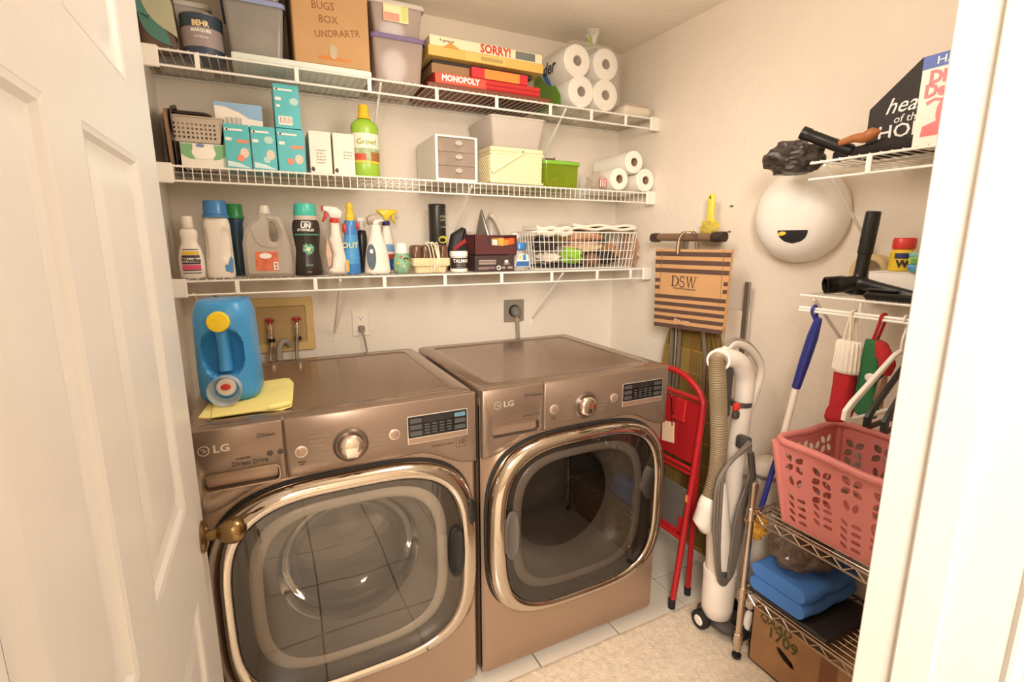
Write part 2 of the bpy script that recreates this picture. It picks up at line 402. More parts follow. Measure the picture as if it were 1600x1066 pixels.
def machine(name, label, cx, dryer):
    t = thing(name, label, 'washing machine' if not dryer else 'dryer', (cx, -.917, 0)); H = AW/2
    mir = -1 if dryer else 1
    q = MB(); o = [(-H, .012), (-H, .69), (H, .69), (H, .012), (H-.02, .012), (H-.02, .67), (-H+.02, .67), (-H+.02, .012)]
    q.plate(o, (), 'xy', .022, 1.005); q.build('cabinet', STEEL, t)
    for sx in (-1, 1):
        for yy in (.06, .62): MB().lathe([(.022, 0), (.022, .012), (.012, .014), (.012, .03)], (sx*.3, yy, 0), 12).build('foot', BLACK, t)
    # lower front with door opening
    fo = rrect(AW, .98, .022, 4, 0, .512)
    MB().plate(fo, [sellipse(.285, .262, 3.2, 40, 0, .54)], 'xz', 0, .022, .008).build('front_plate', STEEL, t, 40)
    # arched control panel
    top = 1.033; pts = [(H, .815)]
    arch = [(-H, .815)]
    for i in range(25):
        x = lerp(-.345, .345, i/24); e = 1-min(1, max(0, (abs(x)-.19)/.155)); e = e*e*(3-2*e)
        arch.append((x, .817+.057*e))
    arch.append((H, .815))
    sx_ = -.155
    def cut(lo, hi):
        b = [p for p in arch if lo < p[0] < hi]
        def zz(x): return next(lerp(a[1], c[1], (x-a[0])/(c[0]-a[0])) for a, c in zip(arch, arch[1:]) if a[0] <= x <= c[0])
        return [(lo, zz(lo))]+b+[(hi, zz(hi)), (hi, top), (lo, top)]
    Ld, Rd = cut(-H, sx_-.0008), cut(sx_+.0008, H)
    slot = rrect(.165, .040, .012, 4, -.255, .897)
    MB().plate(Ld, [slot], 'xz', -.016, .004, .004).build('drawer_front', PANELST, t, 50)
    q = MB(); sl = rrect(.165, .040, .012, 4, -.255, .897)
    q.loft([[(a, yy, b) for a, b in offset(sl, d)] for d, yy in ((0, -.0155), (.002, -.004), (.006, .012), (.012, .016))], False, True); q.build('drawer_handle', M('slot_dark', '#57493e', .4, .5), t)
    q = MB(); q.plate(rrect(.171, .046, .014, 4, -.255, .897), [rrect(.165, .040, .012, 4, -.255, .897)], 'xz', -.018, -.0155); q.build('handle_rim', M('rim_bronze', '#a8937f', .25, .7), t)
    cp = MB().plate(Rd, (), 'xz', -.016, .004, .004).build('control_panel', PANELST, t, 50)
    # rolled top and top plate
    q = MB(); R = []
    for d, z in ((0, 1.004), (0, 1.027), (.003, 1.033), (.008, 1.0355), (.05, 1.0355), (.054, 1.032), (.058, 1.0315)):
        R.append([(a, b, z) for a, b in rrect(AW-2*d, .692-2*d, max(.006, .02-d*.2) if d < .04 else .03, 5, 0, .346)])
    q.loft(R, True, True).build('top_panel', TOPST, t, 25)
    # dial
    q = MB().lathe([(.0, 0), (.044, 0), (.046, .004), (.040, .010), (.034, .009)], (.005, -.016, .937), 32, axis='y', cap1=False, cap0=False); q.build('dial_ring', STEELD, t)
    kn = MB().lathe([(.033, .006), (.033, .020), (.030, .026), (.022, .030), (.001, .031)], (.005, -.016, .937), 32, axis='y').build('dial_knob', CHROME, t, 50)
    for x, z in ((-.118, .940), (.123, .945)):
        MB().lathe([(.0155, 0), (.0155, .002), (.0125, .003)], (x, -.016, z), 24, axis='y', cap0=False).build('button_rim', ALU, t)
        MB().lathe([(.0122, 0), (.0122, .0035), (.010, .0045), (.001, .0045)], (x, -.016, z), 24, axis='y').build('button', STEEL, t)
    # display
    dx, dz, dw, dh = .250, .956, .176, .062
    MB().plate(rrect(dw+.005, dh+.022, .003, 2, dx, dz-.008), (), 'xz', -.0168, -.0155).build('display_frame', ALU, t)
    dp = MB().plate(rrect(dw, dh, .002, 2, dx, dz), (), 'xz', -.0176, -.0165).build('display_screen', DISP, t)
    MB().plate(rrect(dw, .014, .002, 2, dx, dz-.041), (), 'xz', -.0176, -.0165).build('display_strip', STEEL, t)
    DG = M('display_button_grey', '#4b4a47', .3); DB = M('display_blue', '#5d7f90', .3)
    for i in range(2):
        for k in range(3):
            q = MB().plate(rrect(.034, .013, .002, 2, dx+(-.066 if i == 0 else .066), dz+.019-k*.019), (), 'xz', -.0186, -.0174)
            q.build('display_key', DB if (i == 1 and k == 0 and not dryer) else DG, dp)
    for i in range(4):
        for k in range(4):
            MB().plate(rrect(.015, .0042, .0015, 2, dx-.033+i*.022, dz+.004-k*.0085), (), 'xz', -.0184, -.0174).build('display_key', DG, dp)
    MB().plate(rrect(.09, .017, .002, 2, dx, dz+.0195), (), 'xz', -.0182, -.0174).build('display_readout', M('readout', '#2c2625', .15), dp)
    # print
    q = MB(); seglogo(q, -.330+(.012 if dryer else 0), .982, .0125, -.0172); q.build('emblem', ALU, t, 0)
    text('LG', .026, ALU, t, (-.293+(.012 if dryer else 0), -.0168, .982), bold=.0006, name='logo_lettering', sx=1.15)
    PB = M('panel_print', '#4a3f37', .5); sm = M('small_print', '#8d7c6c', .4, .5)
    if not dryer:
        text('\u25a2Steam', .0125, PB, t, (-.195, -.0168, 1.0), name='lettering', bold=.0002)
        text('Direct Drive', .0155, PB, t, (-.235, -.0168, .935), name='lettering')
        text('INVERTER', .007, PB, t, (-.25, -.0168, .948), name='lettering')
        text('10', .022, PB, t, (.319, -.0168, .887), name='lettering', bold=.0003)
        q = MB().plate(rrect(.032, .034, .001, 1, .319, .889), [rrect(.030, .032, .001, 1, .319, .889)], 'xz', -.0168, -.016); q.build('badge_frame', PB, t)
        text('TURBOWASH', .0085, PB, t, (.262, -.0168, .888), name='lettering', sx=1.3)
        for i in range(2): MB().lathe([(.0075, 0), (.0075, .0006)], (-.19+i*.024, -.016, .950), 12, axis='y').build('print_mark', PB, t)
    else:
        text('\u25a2TrueSteam', .012, PB, t, (-.195, -.0168, 1.0), name='lettering', bold=.0002)
        text('Sensor Dry', .0135, PB, t, (-.20, -.0168, .935), name='lettering')
    q = MB()
    for s_ in (-1, 1):
        for i in range(7 if s_ < 0 else 6):
            z = .975-i*.0125; ll = .034+.012*((i*7+s_) % 3)/2
            x = .005+s_*(.076+.008*math.sin(i)); q.b2((x-ll/2, -.0164, z-.0022), (x+ll/2, -.0156, z+.0022))
    q.build('cycle_print', sm, t, kind='stuff')
    for x in (-.118,): q = MB(); q.b2((x-.010, -.0164, .9105), (x+.010, -.0156, .914)); q.b2((x-.006, -.0164, .904), (x+.006, -.0156, .9075)); q.build('button_print', PB, t)
    # door
    P = 3.5; zc = .542; n = 72; fx = .0
    def ring(a, b, y, p=P, ox=0, oz=0): return [(u+ox, y, v+zc+oz) for u, v in sellipse(a, b, p, n)]
    q = MB(); q.loft([ring(.363, .3245, -.0005), ring(.363, .3245, -.006), ring(.352, .314, -.006)], False, False); q.build('door_seal', BLACKM, t)
    q = MB(); q.loft([ring(.356, .318, -.004), ring(.358, .320, -.03), ring(.354, .316, -.042), ring(.342, .306, -.050), ring(.322, .296, -.054), ring(.310, .287, -.052), ring(.304, .283, -.044), ring(.304, .283, -.01)], False, False)
    rg = q.build('door_ring', RINGC, t, 60)
    q = MB(); q.loft([ring(.303, .282, -.046), ring(.2, .19, -.050), ring(.1, .095, -.0515), ring(.01, .01, -.052)], False, True)
    q.build('door_glass', MG('smoked_glass_dryer', '#c9c4bf', .06) if dryer else MG('smoked_glass_washer', '#d6cfc7', .06), t, 60)
    q = MB(); q.loft([ring(.302, .281, -.043), ring(.296, .276, -.03), ring(.268, .250, -.016)], False, False); q.build('glass_border', M('border_taupe', '#5d544b', .35) if not dryer else M('border_dark', '#443c35', .35), t, 60)
    q = MB(); q.loft([ring(.268, .250, -.016), ring(.262, .244, -.022), ring(.246, .230, -.024), ring(.236, .222, -.016)], False, False); q.build('bowl_band', M('band_pale', '#cfc7ba', .3) if not dryer else M('band_grey', '#978c80', .3), t, 60)
    q = MB(); q.loft([ring(.236, .222, -.016), ring(.232, .219, .006, 3.2), ring(.222, .213, .03, 2.6), ring(.212, .207, .05, 2.2), ring(.205, .202, .075, 2), ring(.200, .197, .11, 2)], False, False)
    q.build('door_bowl', GREYP if not dryer else M('dryer_bowl_plastic', '#7d7267', .35), t, 40)
    q = MB(); q.loft([ring(.200, .197, .11, 2), ring(.235, .23, .115, 2), ring(.24, .235, .16, 2), ring(.24, .235, .45, 2), ring(.20, .195, .455, 2), ring(.19, .185, .462, 2), ring(.10, .10, .465, 2), ring(.01, .01, .45, 2)], False, True)
    dm = q.build('drum', DRY_IN if dryer else DRUM, t, 35)
    for i in range(3):
        a = 2*PI*i/3+.4; q = MB(); q.T = Matrix.Translation((0, 0, zc)) @ Matrix.Rotation(a, 4, 'Y')
        q.box((.215, .3, 0), (.05, .26, .04), .014, None, 2); q.build('drum_vane', DRUM if not dryer else DRY_IN, dm)
    # door glass bulge seen inside
    if not dryer:
        q = MB(); q.loft([ring(.203, .2, .072, 2), ring(.195, .19, .12, 2), ring(.18, .172, .16, 2, 0, -.008), ring(.13, .125, .185, 2, 0, -.015), ring(.01, .01, .195, 2, 0, -.02)], False, True)
        q.build('inner_glass', MG('inner_glass', '#e2dcd5', .06), t, 60)
    # grip
    hx = .285*mir
    q = MB(); q.loft([[(hx+u, y, .555+v) for u, v in sellipse(a, b, 2.6, 28)] for a, b, y in ((.026, .084, -.0495), (.025, .083, -.056), (.021, .077, -.0585), (.016, .066, -.055), (.010, .05, -.053))], False, True)
    q.build('door_grip', BLACK if not dryer else M('grip_grey', '#5a524b', .4), t, 50)
    if not dryer:
        q = MB(); q.loft([[(.336+u, y, .672+v) for u, v in sellipse(a, b, 2.2, 20)] for a, b, y in ((.013, .042, -.044), (.012, .041, -.0535), (.008, .035, -.055))], False, True); q.build('door_latch', BLACK, t)
    return t
machine('washing_machine', 'bronze grey front-load washing machine with chrome-ringed door beside open door', .811, False)
machine('clothes_dryer', 'bronze grey front-load clothes dryer right of washer, beside red ladder', 1.569, True)
# ================================================================ things on the back shelves
def pm(name, hexc, rough=.38, **k): return M(name, hexc, rough, **k)
CLEAR = MT('clear_plastic', '#e4dfd6', .22, .12); MILKY = MT('milky_plastic', '#e2dace', .55, .3)
FILM = MT('clear_film', '#efeae2', .10, .08)
CARD = pm('corrugated_card', '#bf9768', .85, var=.07); LABELW = pm('label_white', '#f2ece2', .5)
def crate(t, w, d, h, mat, taper=.9, r=.015, lid=None, lidh=.014, name='tub_body', wall=.0025, over=.006):
    q = MB(); O = []
    for k, z in ((taper-.02, 0), (taper, .006), (1, h)): O.append([(a, b, z) for a, b in rrect(w*k, d*k, r, 4)])
    I = [[(a, b, z) for a, b in rrect(w*k-2*wall, d*k-2*wall, r, 4)] for k, z in ((1, h), (taper, .009))]
    q.loft(O+I); q.build(name, mat, t)
    if lid:
        q = MB(); W, D = w+2*over, d+2*over
        q.loft([[(a, b, z) for a, b in rrect(W-2*i, D-2*i, r+over-i if i < .01 else r, 4)] for i, z in ((0, h-lidh+.002), (0, h+.002), (.003, h+.004), (.012, h+.004), (.015, h+.001))], False, True)
        q.build('lid', lid, t)
def carton(t, w, d, h, mat, name='carton', b=.001):
    return MB().b2((-w/2, -d/2, 0), (w/2, d/2, h), b).build(name, mat, t)
# ---- top shelf
LEAFG = [pm('leaf_green', '#8aa07c', .6), pm('leaf_teal', '#4f7f72', .6), pm('leaf_pale', '#b5b394', .6)]
t = thing('patterned_pillow', 'leaf patterned brown cushion squeezed against left wall beside the paint can', 'cushion', (.420, -.225, D1+.001), 0, None, (math.radians(-6), math.radians(-4), 0))
q = MB(); q.puff(rrect(.105, .25, .03, 4, 0, .125), .06, 'xz', 0, 4, .03); q.build('cushion_cover', pm('cushion_brown', '#6a5346', .8, bump=.2), t, 60)
for (xx, zz, L, ang, k) in ((-.012, .185, .15, -62, 0), (.022, .12, .21, -58, 2), (-.008, .062, .12, -52, 1), (-.036, .13, .09, -70, 1), (.034, .215, .09, -60, 0)):
    a = math.radians(ang); o = [(L*(-.5+i/10), .2*L*math.sin(PI*i/10)) for i in range(11)]+[(L*(.5-i/10), -.2*L*math.sin(PI*i/10)) for i in range(1, 10)]
    o = [(xx+u*math.cos(a)-v*math.sin(a), zz+u*math.sin(a)+v*math.cos(a)) for u, v in o]
    o = [(min(.049, max(-.049, u)), min(.245, max(.006, v))) for u, v in o]
    q = MB(); q.plate(o, (), 'xz', -.0315-.0006*k, -.020); q.build('printed_leaf', LEAFG[k], t)
t = thing('paint_can', 'navy paint can with grey label on top shelf beside clear bins', 'paint can', (.532, -.215, D1+.001), 0)
MB().lathe([(.058, 0), (.0605, .002), (.0605, .006), (.059, .008), (.059, .118), (.0605, .12), (.0605, .124)], n=36).build('can_body', pm('can_navy', '#39435a', .35), t)
MB().lathe([(.0605, .124), (.0605, .127), (.057, .128), (.055, .125), (.05, .124)], n=36, cap0=False).build('can_rim', M('can_metal', '#9a958c', .3, .9), t)
pr = [(.059, 0), (.059, .2)]
q = MB(); shell(q, pr, .028, .085, -88, 88, n=24); q.build('label', pm('label_mauve', '#9b8d8c', .5), t)
q = MB(); shell(q, pr, .085, .114, -88, 88, n=24); q.build('label_band', pm('label_slate', '#2f4149', .5), t)
text('BEHR', .022, pm('gold_print', '#f3d7a2', .5), t, (0, -.0604, .094), bold=.0008, wrap=.0604, sx=.9)
text('MARQUEE', .0125, INKW, t, (0, -.0604, .074), wrap=.0604, bold=.0004)
text('INTERIOR', .009, INKW, t, (0, -.0604, .055), wrap=.0604)
t = thing('storage_tote', 'milky white storage tote pushed to the wall behind navy paint can', 'storage bin', (.47, -.085, D1+.001), 0)
crate(t, .17, .145, .19, MILKY, lid=MT('milky_lid', '#efe8dd', .7, .3))
t = thing('foam_board', 'thin white foam board lying flat under cardboard box on top shelf', 'board', (.838, -.155, D1+.001), 0)
MB().b2((-.228, -.14, 0), (.215, .14, .022), .006, 2).build('foam_sheet', pm('foam_white', '#dfe6df', .7, bump=.1), t)
BLID = pm('lid_blue', '#8c9ac0', .35)
for z, hh, lb in ((D1+.024, .165, 'clear storage bin with pale blue lid between paint can and cardboard box'), (D1+.196, .14, 'upper clear bin stacked on the blue-lidded bin by cardboard box')):
    t = thing('storage_bin', lb, 'storage bin', (.688, -.17, z), 0, 'clear bins stacked on the top shelf')
    crate(t, .178, .22, hh, MT('bin_clear', '#b9b3aa', .42, .15), .86, lid=BLID)
    q = MB(); q.blob((0, 0, hh*.42), (.068, .085, hh*.34), 3, .2, 2); q.build('bin_contents', pm('grey_cloth_bits', '#a39a90', .9, var=.2), t)
t = thing('cardboard_box', 'brown cardboard box with faint handwriting on top shelf', 'box', (.926, -.155, D1+.024), 0)
carton(t, .250, .26, .32, CARD, 'box_walls', .003)
PEN = pm('faded_pen', '#8f5f3e', .7)
for s, x, z, sz in (('LADY', -.05, .217, .034), ('BUGS', -.025, .185, .034), ('BOX', -.01, .145, .034), ('UNDRARTR', .018, .105, .032)):
    o = text(s, sz, PEN, t, (x, -.1306, z), name='handwriting', sx=.9); o.rotation_euler = (PI/2, math.radians(-9 if len(s) > 4 else -3), 0)
q = MB(); q.plate(sellipse(.013, .022, 2.5, 16, 0, .045), (), 'xz', -.1325, -.130); q.build('tape_patch', MT('shiny_tape', '#f3e2c2', .5, .1), t)
q = MB(); q.b2((-.05, -.1304, .018), (.06, -.1299, .030)); q.build('tape_strip', pm('tape_stain', '#c87f35', .4), t)
PLID = pm('lid_purple', '#7a6590', .35)
for z, hh, lid, lb in ((D1+.001, .155, PLID, 'lower clear shoebox tub with purple lid beside board games'), (D1+.163, .105, MT('tub_lid_clear', '#e6ddd0', .6, .2), 'upper clear tub with pale paper label on the purple-lidded tub')):
    t = thing('shoebox_tub', lb, 'storage tub', (1.158, -.165, z), 0, 'clear tubs on the top shelf')
    crate(t, .19, .24, hh, MT('tub_clear', '#cbb7ab', .45, .15), .88, lid=lid)
    if lid is PLID:
        q = MB(); q.box((.02, -.02, .055), (.12, .15, .09), .01); q.build('tub_contents', pm('tub_stuff', '#b89a7c', .9), t)
    else:
        q = MB(); q.b2((-.052, -.1215, .04), (.038, -.1175, .1)); lb_ = q.build('paper_label', pm('label_cream', '#efe2b4', .6), t)
        q = MB(); q.b2((-.05, -.1222, .042), (.005, -.1214, .068)); q.build('label_picture', pm('label_pink', '#d79a86', .6), lb_)
        q = MB(); q.b2((.012, -.1222, .046), (.036, -.1214, .096)); q.build('label_picture', pm('label_lime', '#cfd27a', .6), lb_)
# ---- board games
def game(lb, x0, x1, z0, z1, y0, mat, yb=-.03, rz=0):
    t = thing('board_game', lb, 'board game', ((x0+x1)/2, (y0+yb)/2, z0), rz, 'board games stacked on the top shelf')
    carton(t, x1-x0, yb-y0, z1-z0, mat, 'game_box', .0015); t['_f'] = -(yb-y0)/2; return t
RED = pm('game_red', '#c8332c', .45); GB = D1+.001
game('flat dark brown game board at bottom of the board game stack', 1.262, 1.80, GB, GB+.018, -.292, pm('game_brown', '#7a4630', .5))
t = game('red flat game box with white lettering second from bottom of stack', 1.292, 1.75, GB+.019, GB+.057, -.287, RED); f = t['_f']
text('MONOPOLY', .030, INKW, t, (-.125, f-.0005, .021), bold=.0012, sx=.92)
q = MB(); q.b2((-.229, f-.0006, .001), (-.02, f+.0002, .037)); q.build('game_label', pm('game_coral', '#d9553f', .45), t)
q = MB(); q.b2((-.015, f-.003, .003), (.228, f+.0002, .008)); q.b2((-.015, f-.003, .018), (.228, f+.0002, .024)); q.build('box_ridge', pm('game_deepred', '#b3212a', .4), t)
t = game('tan game box lying on the red box, left half of stack', 1.285, 1.44, GB+.058, GB+.094, -.27, pm('game_tan', '#9a7650', .6))
t = game('small red game box with orange front under golden game box', 1.442, 1.69, GB+.058, GB+.096, -.289, pm('game_crimson', '#cc3038', .45)); f = t['_f']
q = MB(); q.b2((-.07, f-.0008, .001), (.085, f+.0002, .036)); q.build('game_label', pm('game_orange', '#d88f3e', .5), t)
t = game('dark game box between the tan box and golden box', 1.295, 1.73, GB+.097, GB+.113, -.25, pm('game_black', '#3b302b', .6))
t = game('golden yellow game box beneath topmost white game box', 1.268, 1.765, GB+.114, GB+.149, -.287, pm('game_gold', '#d9b45f', .5)); f = t['_f']
q = MB(); q.b2((-.10, f-.0006, .004), (.07, f+.0002, .031)); q.build('game_label', pm('game_goldpale', '#d9bf68', .5), t)
q = MB(); q.b2((-.035, f-.0012, .010), (.06, f+.0002, .024)); q.build('game_print', pm('game_olive', '#b59a58', .5), t)
t = game('topmost white game box with red lettering on the game stack', 1.275, 1.76, GB+.150, GB+.186, -.284, pm('game_white', '#efdcb8', .5)); f = t['_f']
text('SORRY!', .042, RED, t, (.03, f-.0005, .018), bold=.0012, sx=.95)
q = MB(); q.b2((.118, f-.0008, .004), (.208, f+.0002, .033)); q.build('game_picture', pm('game_slate', '#6d716c', .5, var=.2), t)
text('A game of', .014, INK, t, (-.175, f-.0005, .022)); q = MB(); q.plate([(-.19, 0), (-.12, 0), (-.15, .012), (-.16, .024), (-.17, .012)], (), 'xz', f-.0012, f+.0002); q.build('game_picture', pm('game_amber', '#cf963f', .5), t)
# ---- paper towel bundle
PAPER = pm('tissue_paper', '#f6efe2', .9, var=.02, bump=.15, bscale=90); CORE = pm('card_core', '#a98a6d', .9); COREIN = pm('core_dark', '#7d6450', .9)
def roll(t, c, r, y0, y1, rc=.021, name='paper_roll', par=None):
    q = MB(); n = 32; R = []
    for rr, y in ((rc, y1), (r-.004, y1), (r, y1-.004), (r, y0+.005), (r-.005, y0), (rc+.001, y0), (rc, y0+.002)): R.append([(c[0]+rr*math.cos(2*PI*i/n), y, c[1]+rr*math.sin(2*PI*i/n)) for i in range(n)])
    q.loft(R, False, False); o = q.build(name, PAPER, t)
    q = MB(); R = []
    for rr, y in ((rc, y1-.002), (rc, y0+.002), (rc-.0015, y0+.003), (rc-.0015, y0+.09), (.001, y0+.09)): R.append([(c[0]+rr*math.cos(2*PI*i/n), y, c[1]+rr*math.sin(2*PI*i/n)) for i in range(n)])
    q.loft(R, False, True); q.build('card_core', CORE, o); return o
t = thing('paper_towel_bundle', 'four big paper rolls in a clear knotted wrap on top shelf corner', 'paper towels', (2.0, -.17, D1+.001), 0)
RC = [(-.072, .187), (.078, .194), (-.048, .067), (.082, .068)]
for c in RC: roll(t, c, .066, -.125, .135)
q = MB(); o = []
outl = rrect(.292, .266, .066, 8, .008, .136)
q.loft([[(a, y, b) for a, b in offset(outl, d)] for d, y in ((.0, .137), (-.002, .0), (-.001, -.118), (.012, -.128), (.05, -.1295))], True, True); q.build('plastic_wrap', FILM, t, 60)
GRN = pm('wrap_green', '#6f9a3a', .35); BLU = pm('wrap_blue', '#3b6f9f', .35)
def wrapside(pts, mat, off, nm):
    # printed patch on the left face of the wrap, pts in (y, z)
    q = MB(); q.plate(pts, (), 'yz', -.138-off, -.1365-off); return q.build(nm, mat, t)
wrapside([(-.105, .012), (.13, .012), (.13, .19), (.09, .18), (.02, .115), (-.06, .095), (-.098, .05)], GRN, .003, 'wrap_print')
wrapside([(.12, .235), (.07, .19), (.02, .12), (-.03, .10), (.0, .14), (.06, .2), (.10, .235)], BLU, .0045, 'wrap_print')
text('der', .075, INK, t, (-.1455, -.005, .178), rot=LEFTF, bold=.001, shear=.2)
q = MB(); R = []
for k, (z, r) in enumerate(((.255, .055), (.275, .03), (.29, .012), (.31, .018), (.33, .03), (.345, .034))):
    R.append([(.05+r*math.cos(i*PI/6)*(1+.25*math.sin(i*2.3+k)), -.06+r*math.sin(i*PI/6)*(1+.25*math.cos(i*3.1+k)), z) for i in range(12)])
q.loft(R, False, False); q.build('wrap_knot', MT('film_knot', '#eee6d8', .3, .2), t, 20)
q = MB(); q.plate([(.008, .265), (.03, .262), (.028, .30), (.015, .315)], (), 'xz', -.085, -.084); q.build('wrap_tab', pm('wrap_lime', '#8fb545', .4), t)
t = thing('plastic_packet', 'flat clear packet of white napkins at the right end of top shelf', 'packet', (2.285, -.16, D1+.001), 0)
q = MB(); q.puff(rrect(.16, .24, .02, 4), .05, 'xy', .026, 4, .02); q.build('napkin_stack', pm('napkin_cream', '#efe0c6', .8), t)
q = MB(); q.box((.02, -.10, .053), (.10, .012, .003)); q.build('packet_print', pm('packet_orange', '#d98d63', .5), t)
q = MB(); q.puff(rrect(.18, .26, .02, 4), .058, 'xy', .029, 4, .02); q.build('packet_film', FILM, t, 60)
# ---- middle shelf
B2 = D2+.001
PAN = M('dark_pan', '#463830', .4, .3, var=.1)
def pan(lb, w, h, loc, rot, dep=.03):
    t = thing('baking_pan', lb, 'baking pan', loc, 0, 'dark baking pans on the middle shelf', rot)
    q = MB(); o = rrect(w, h, .035, 5, 0, h/2)
    q.loft([[(a, y, b) for a, b in offset(o, d)] for d, y in ((0, 0), (.001, -.003), (.010, -.003), (.012, 0), (.022, dep-.003), (.03, dep-.002), (.024, dep), (.010, .002))], False, False)
    q.plate(offset(o, .022), (), 'xz', dep-.003, dep); q.build('pan_body', PAN, t)
    q = MB(); q.b2((-.003, -.001, .03), (.003, dep-.003, h-.03), .001); q.build('pan_divider', M('pan_edge', '#8a7462', .35, .5), t)
pan('dark divided baking pan standing against wall behind grey basket', .16, .215, (.455, -.05, B2), (math.radians(0), 0, 0), .03)
pan('dark baking pan leaning on the left wall at middle shelf end', .19, .20, (.425, -.165, B2), (0, math.radians(-14), PI/2), .010)
t = thing('cutting_board', 'thin brown cutting board leaning between left wall and baking pan', 'cutting board', (.414, -.185, B2), 0, None, (0, math.radians(-13), PI/2))
q = MB(); q.plate(rrect(.20, .185, .02, 4, 0, .0925), (), 'xz', -.004, .004, .0015); q.build('board_panel', pm('board_brown', '#8a6b52', .6), t)
t = thing('tissue_box', 'white tissue box with green swirls under small grey basket', 'tissue box', (.503, -.217, B2), 0)
carton(t, .130, .11, .073, pm('tissue_white', '#efe9dc', .6)); TG = pm('tissue_green', '#7fb480', .5)
for s_ in (-1, 1):
    q = MB(); q.plate([(s_*.064, .07), (s_*.064, .038), (s_*.045, .026), (s_*.025, .022), (s_*.032, .04), (s_*.03, .07)], (), 'xz', -.0562, -.0545); q.build('box_print', TG, t)
q = MB(); q.plate(sellipse(.034, .021, 2, 24, 0, .044), (), 'xz', -.0568, -.0545); q.build('box_print', pm('tissue_pale', '#f5efe4', .5), t)
q = MB(); q.plate(sellipse(.012, .006, 2, 12, -.008, .066), (), 'xz', -.0574, -.0545); q.build('box_logo', pm('tissue_blue', '#7f8fb0', .5), t)
t = thing('plastic_basket', 'small grey perforated plastic basket standing on green-swirled tissue box', 'basket', (.487, -.217, B2+.075), 0)
GP = pm('basket_grey', '#b9aa97', .45); q = MB(); fo = [(-.069, 0), (.066, 0), (.08, .078), (-.083, .078)]
ho = [rrect(.0062, .0068, .002, 2, -.058+c*.0123, .015+r*.0132) for c in range(10) for r in range(4)]
q.plate(fo, ho, 'xz', -.055, -.0525); q.build('basket_front', GP, t, 20)
MB().plate(fo, (), 'xz', .0515, .054).build('basket_back', GP, t, 20)
q = MB(); q.loft([[(-.069, -.054, 0), (-.069, .054, 0), (-.083, .054, .078), (-.083, -.054, .078)], [(-.066, -.054, 0), (-.066, .054, 0), (-.080, .054, .078), (-.080, -.054, .078)]])
q.loft([[(.066, -.054, 0), (.066, .054, 0), (.08, .054, .078), (.08, -.054, .078)], [(.063, -.054, 0), (.063, .054, 0), (.077, .054, .078), (.077, -.054, .078)]])
q.b2((-.069, -.054, 0), (.066, .054, .003)); q.build('basket_side', GP, t)
q = MB(); q.tube([(-.084, -.056, .078), (.081, -.056, .078), (.081, .056, .078), (-.084, .056, .078), (-.084, -.056, .078)], .003, 6); q.build('basket_rim', GP, t)
t = thing('drinking_bottle', 'clear bottle with pale screw top lying in the small grey basket', 'bottle', (.482, -.20, B2+.105), 0, None, (math.radians(80), 0, math.radians(12)))
MB().lathe([(.0, -.06), (.026, -.06), (.03, -.05), (.03, .02), (.022, .036)], n=20).build('bottle_body', MT('bottle_greenish', '#a9b08c', .45, .12), t)
MB().lathe([(.0225, .036), (.0225, .050), (.018, .052), (.014, .05), (.012, .042)], n=20).build('bottle_cap', pm('cap_cream', '#e5d5ba', .4), t)
TEAL = pm('teal_carton', '#55b9bf', .4); CORAL = pm('teal_coral', '#e58b6c', .5)
def tealbox(lb, x, w, z, alt, h=.140, y=-.215):
    t = thing('teal_carton', lb, 'box', (x, y, z), 0, 'teal cartons on the middle shelf')
    carton(t, w-.003, .14, h, TEAL); f = -.0706; hw = w/2
    def pr(o, mat, k=0): MB().plate(o, (), 'xz', f-.0006-k*.0004, f+.0004).build('carton_print', mat, t)
    pr(rrect(w*.62, .006, .002, 2, -w*.08, h*.87), LABELW); pr(sellipse(.005, .005, 2, 12, -w*.38, h*.87), LABELW)
    pr(rrect(.018, .010, .002, 2, -w*.32, h*.66), LABELW)
    if alt == 3:
        q = rrect(w*.52, .028, .002, 2, -w*.1, h*.17); pr(q, LABELW)
        for i in range(9): pr(rrect(.0012+.0012*(i % 3 == 0), .020, .0002, 1, -w*.28+i*.0042, h*.18), pm('barcode', '#a8766a', .6), 1)
        pr(sellipse(.014, .012, 2, 16, w*.27, h*.62), pm('teal_pale', '#b5d6d2', .5))
        pr(rrect(.012, .008, .002, 2, -w*.33, h*.5), LABELW)
    else:
        if alt != 1: pr(rrect(w*.44, .010, .002, 2, w*.2, h*.62 if alt == 0 else h*.58), CORAL)
        else: pr(sellipse(.014, .012, 2, 16, w*.2, h*.7), pm('teal_pale', '#b5d6d2', .5))
        pr(sellipse(.013, .016, 2, 20, w*.24 if alt < 2 else w*.25, h*.36 if alt < 2 else h*.3), pm('skin_print', '#e3c9b4', .6))
        pr(sellipse(.011, .011, 2, 20, w*.08 if alt < 2 else -.005, h*.24), CORAL if alt != 1 else pm('teal_pale', '#b5d6d2', .5), 1)
        if alt < 2: pr([(-w*.42, .006), (w*.42, .002), (w*.42, .004), (0, .018), (-w*.42, .024)], pm('teal_swoosh', '#cfe6e6', .4))  # pale swoosh along the carton's lower edge
    return t
tealbox('teal carton with coral strip beside tissue box, first of the row', .603, .078, B2, 0)
tealbox('teal carton with pale circle print, second of the row', .682, .078, B2, 1)
tealbox('wider teal carton with coral circle beside white box pair', .767, .09, B2, 2)
tealbox('teal carton with barcode standing upright on top of wider teal carton', .764, .083, B2+.142, 3)
t = thing('plug_in_carton', 'white and sky blue carton lying on the first two teal cartons', 'box', (.615, -.20, B2+.142), 0)
carton(t, .142, .09, .072, pm('carton_white2', '#efe6da', .5)); SKY = pm('carton_sky', '#8fb3d2', .5)
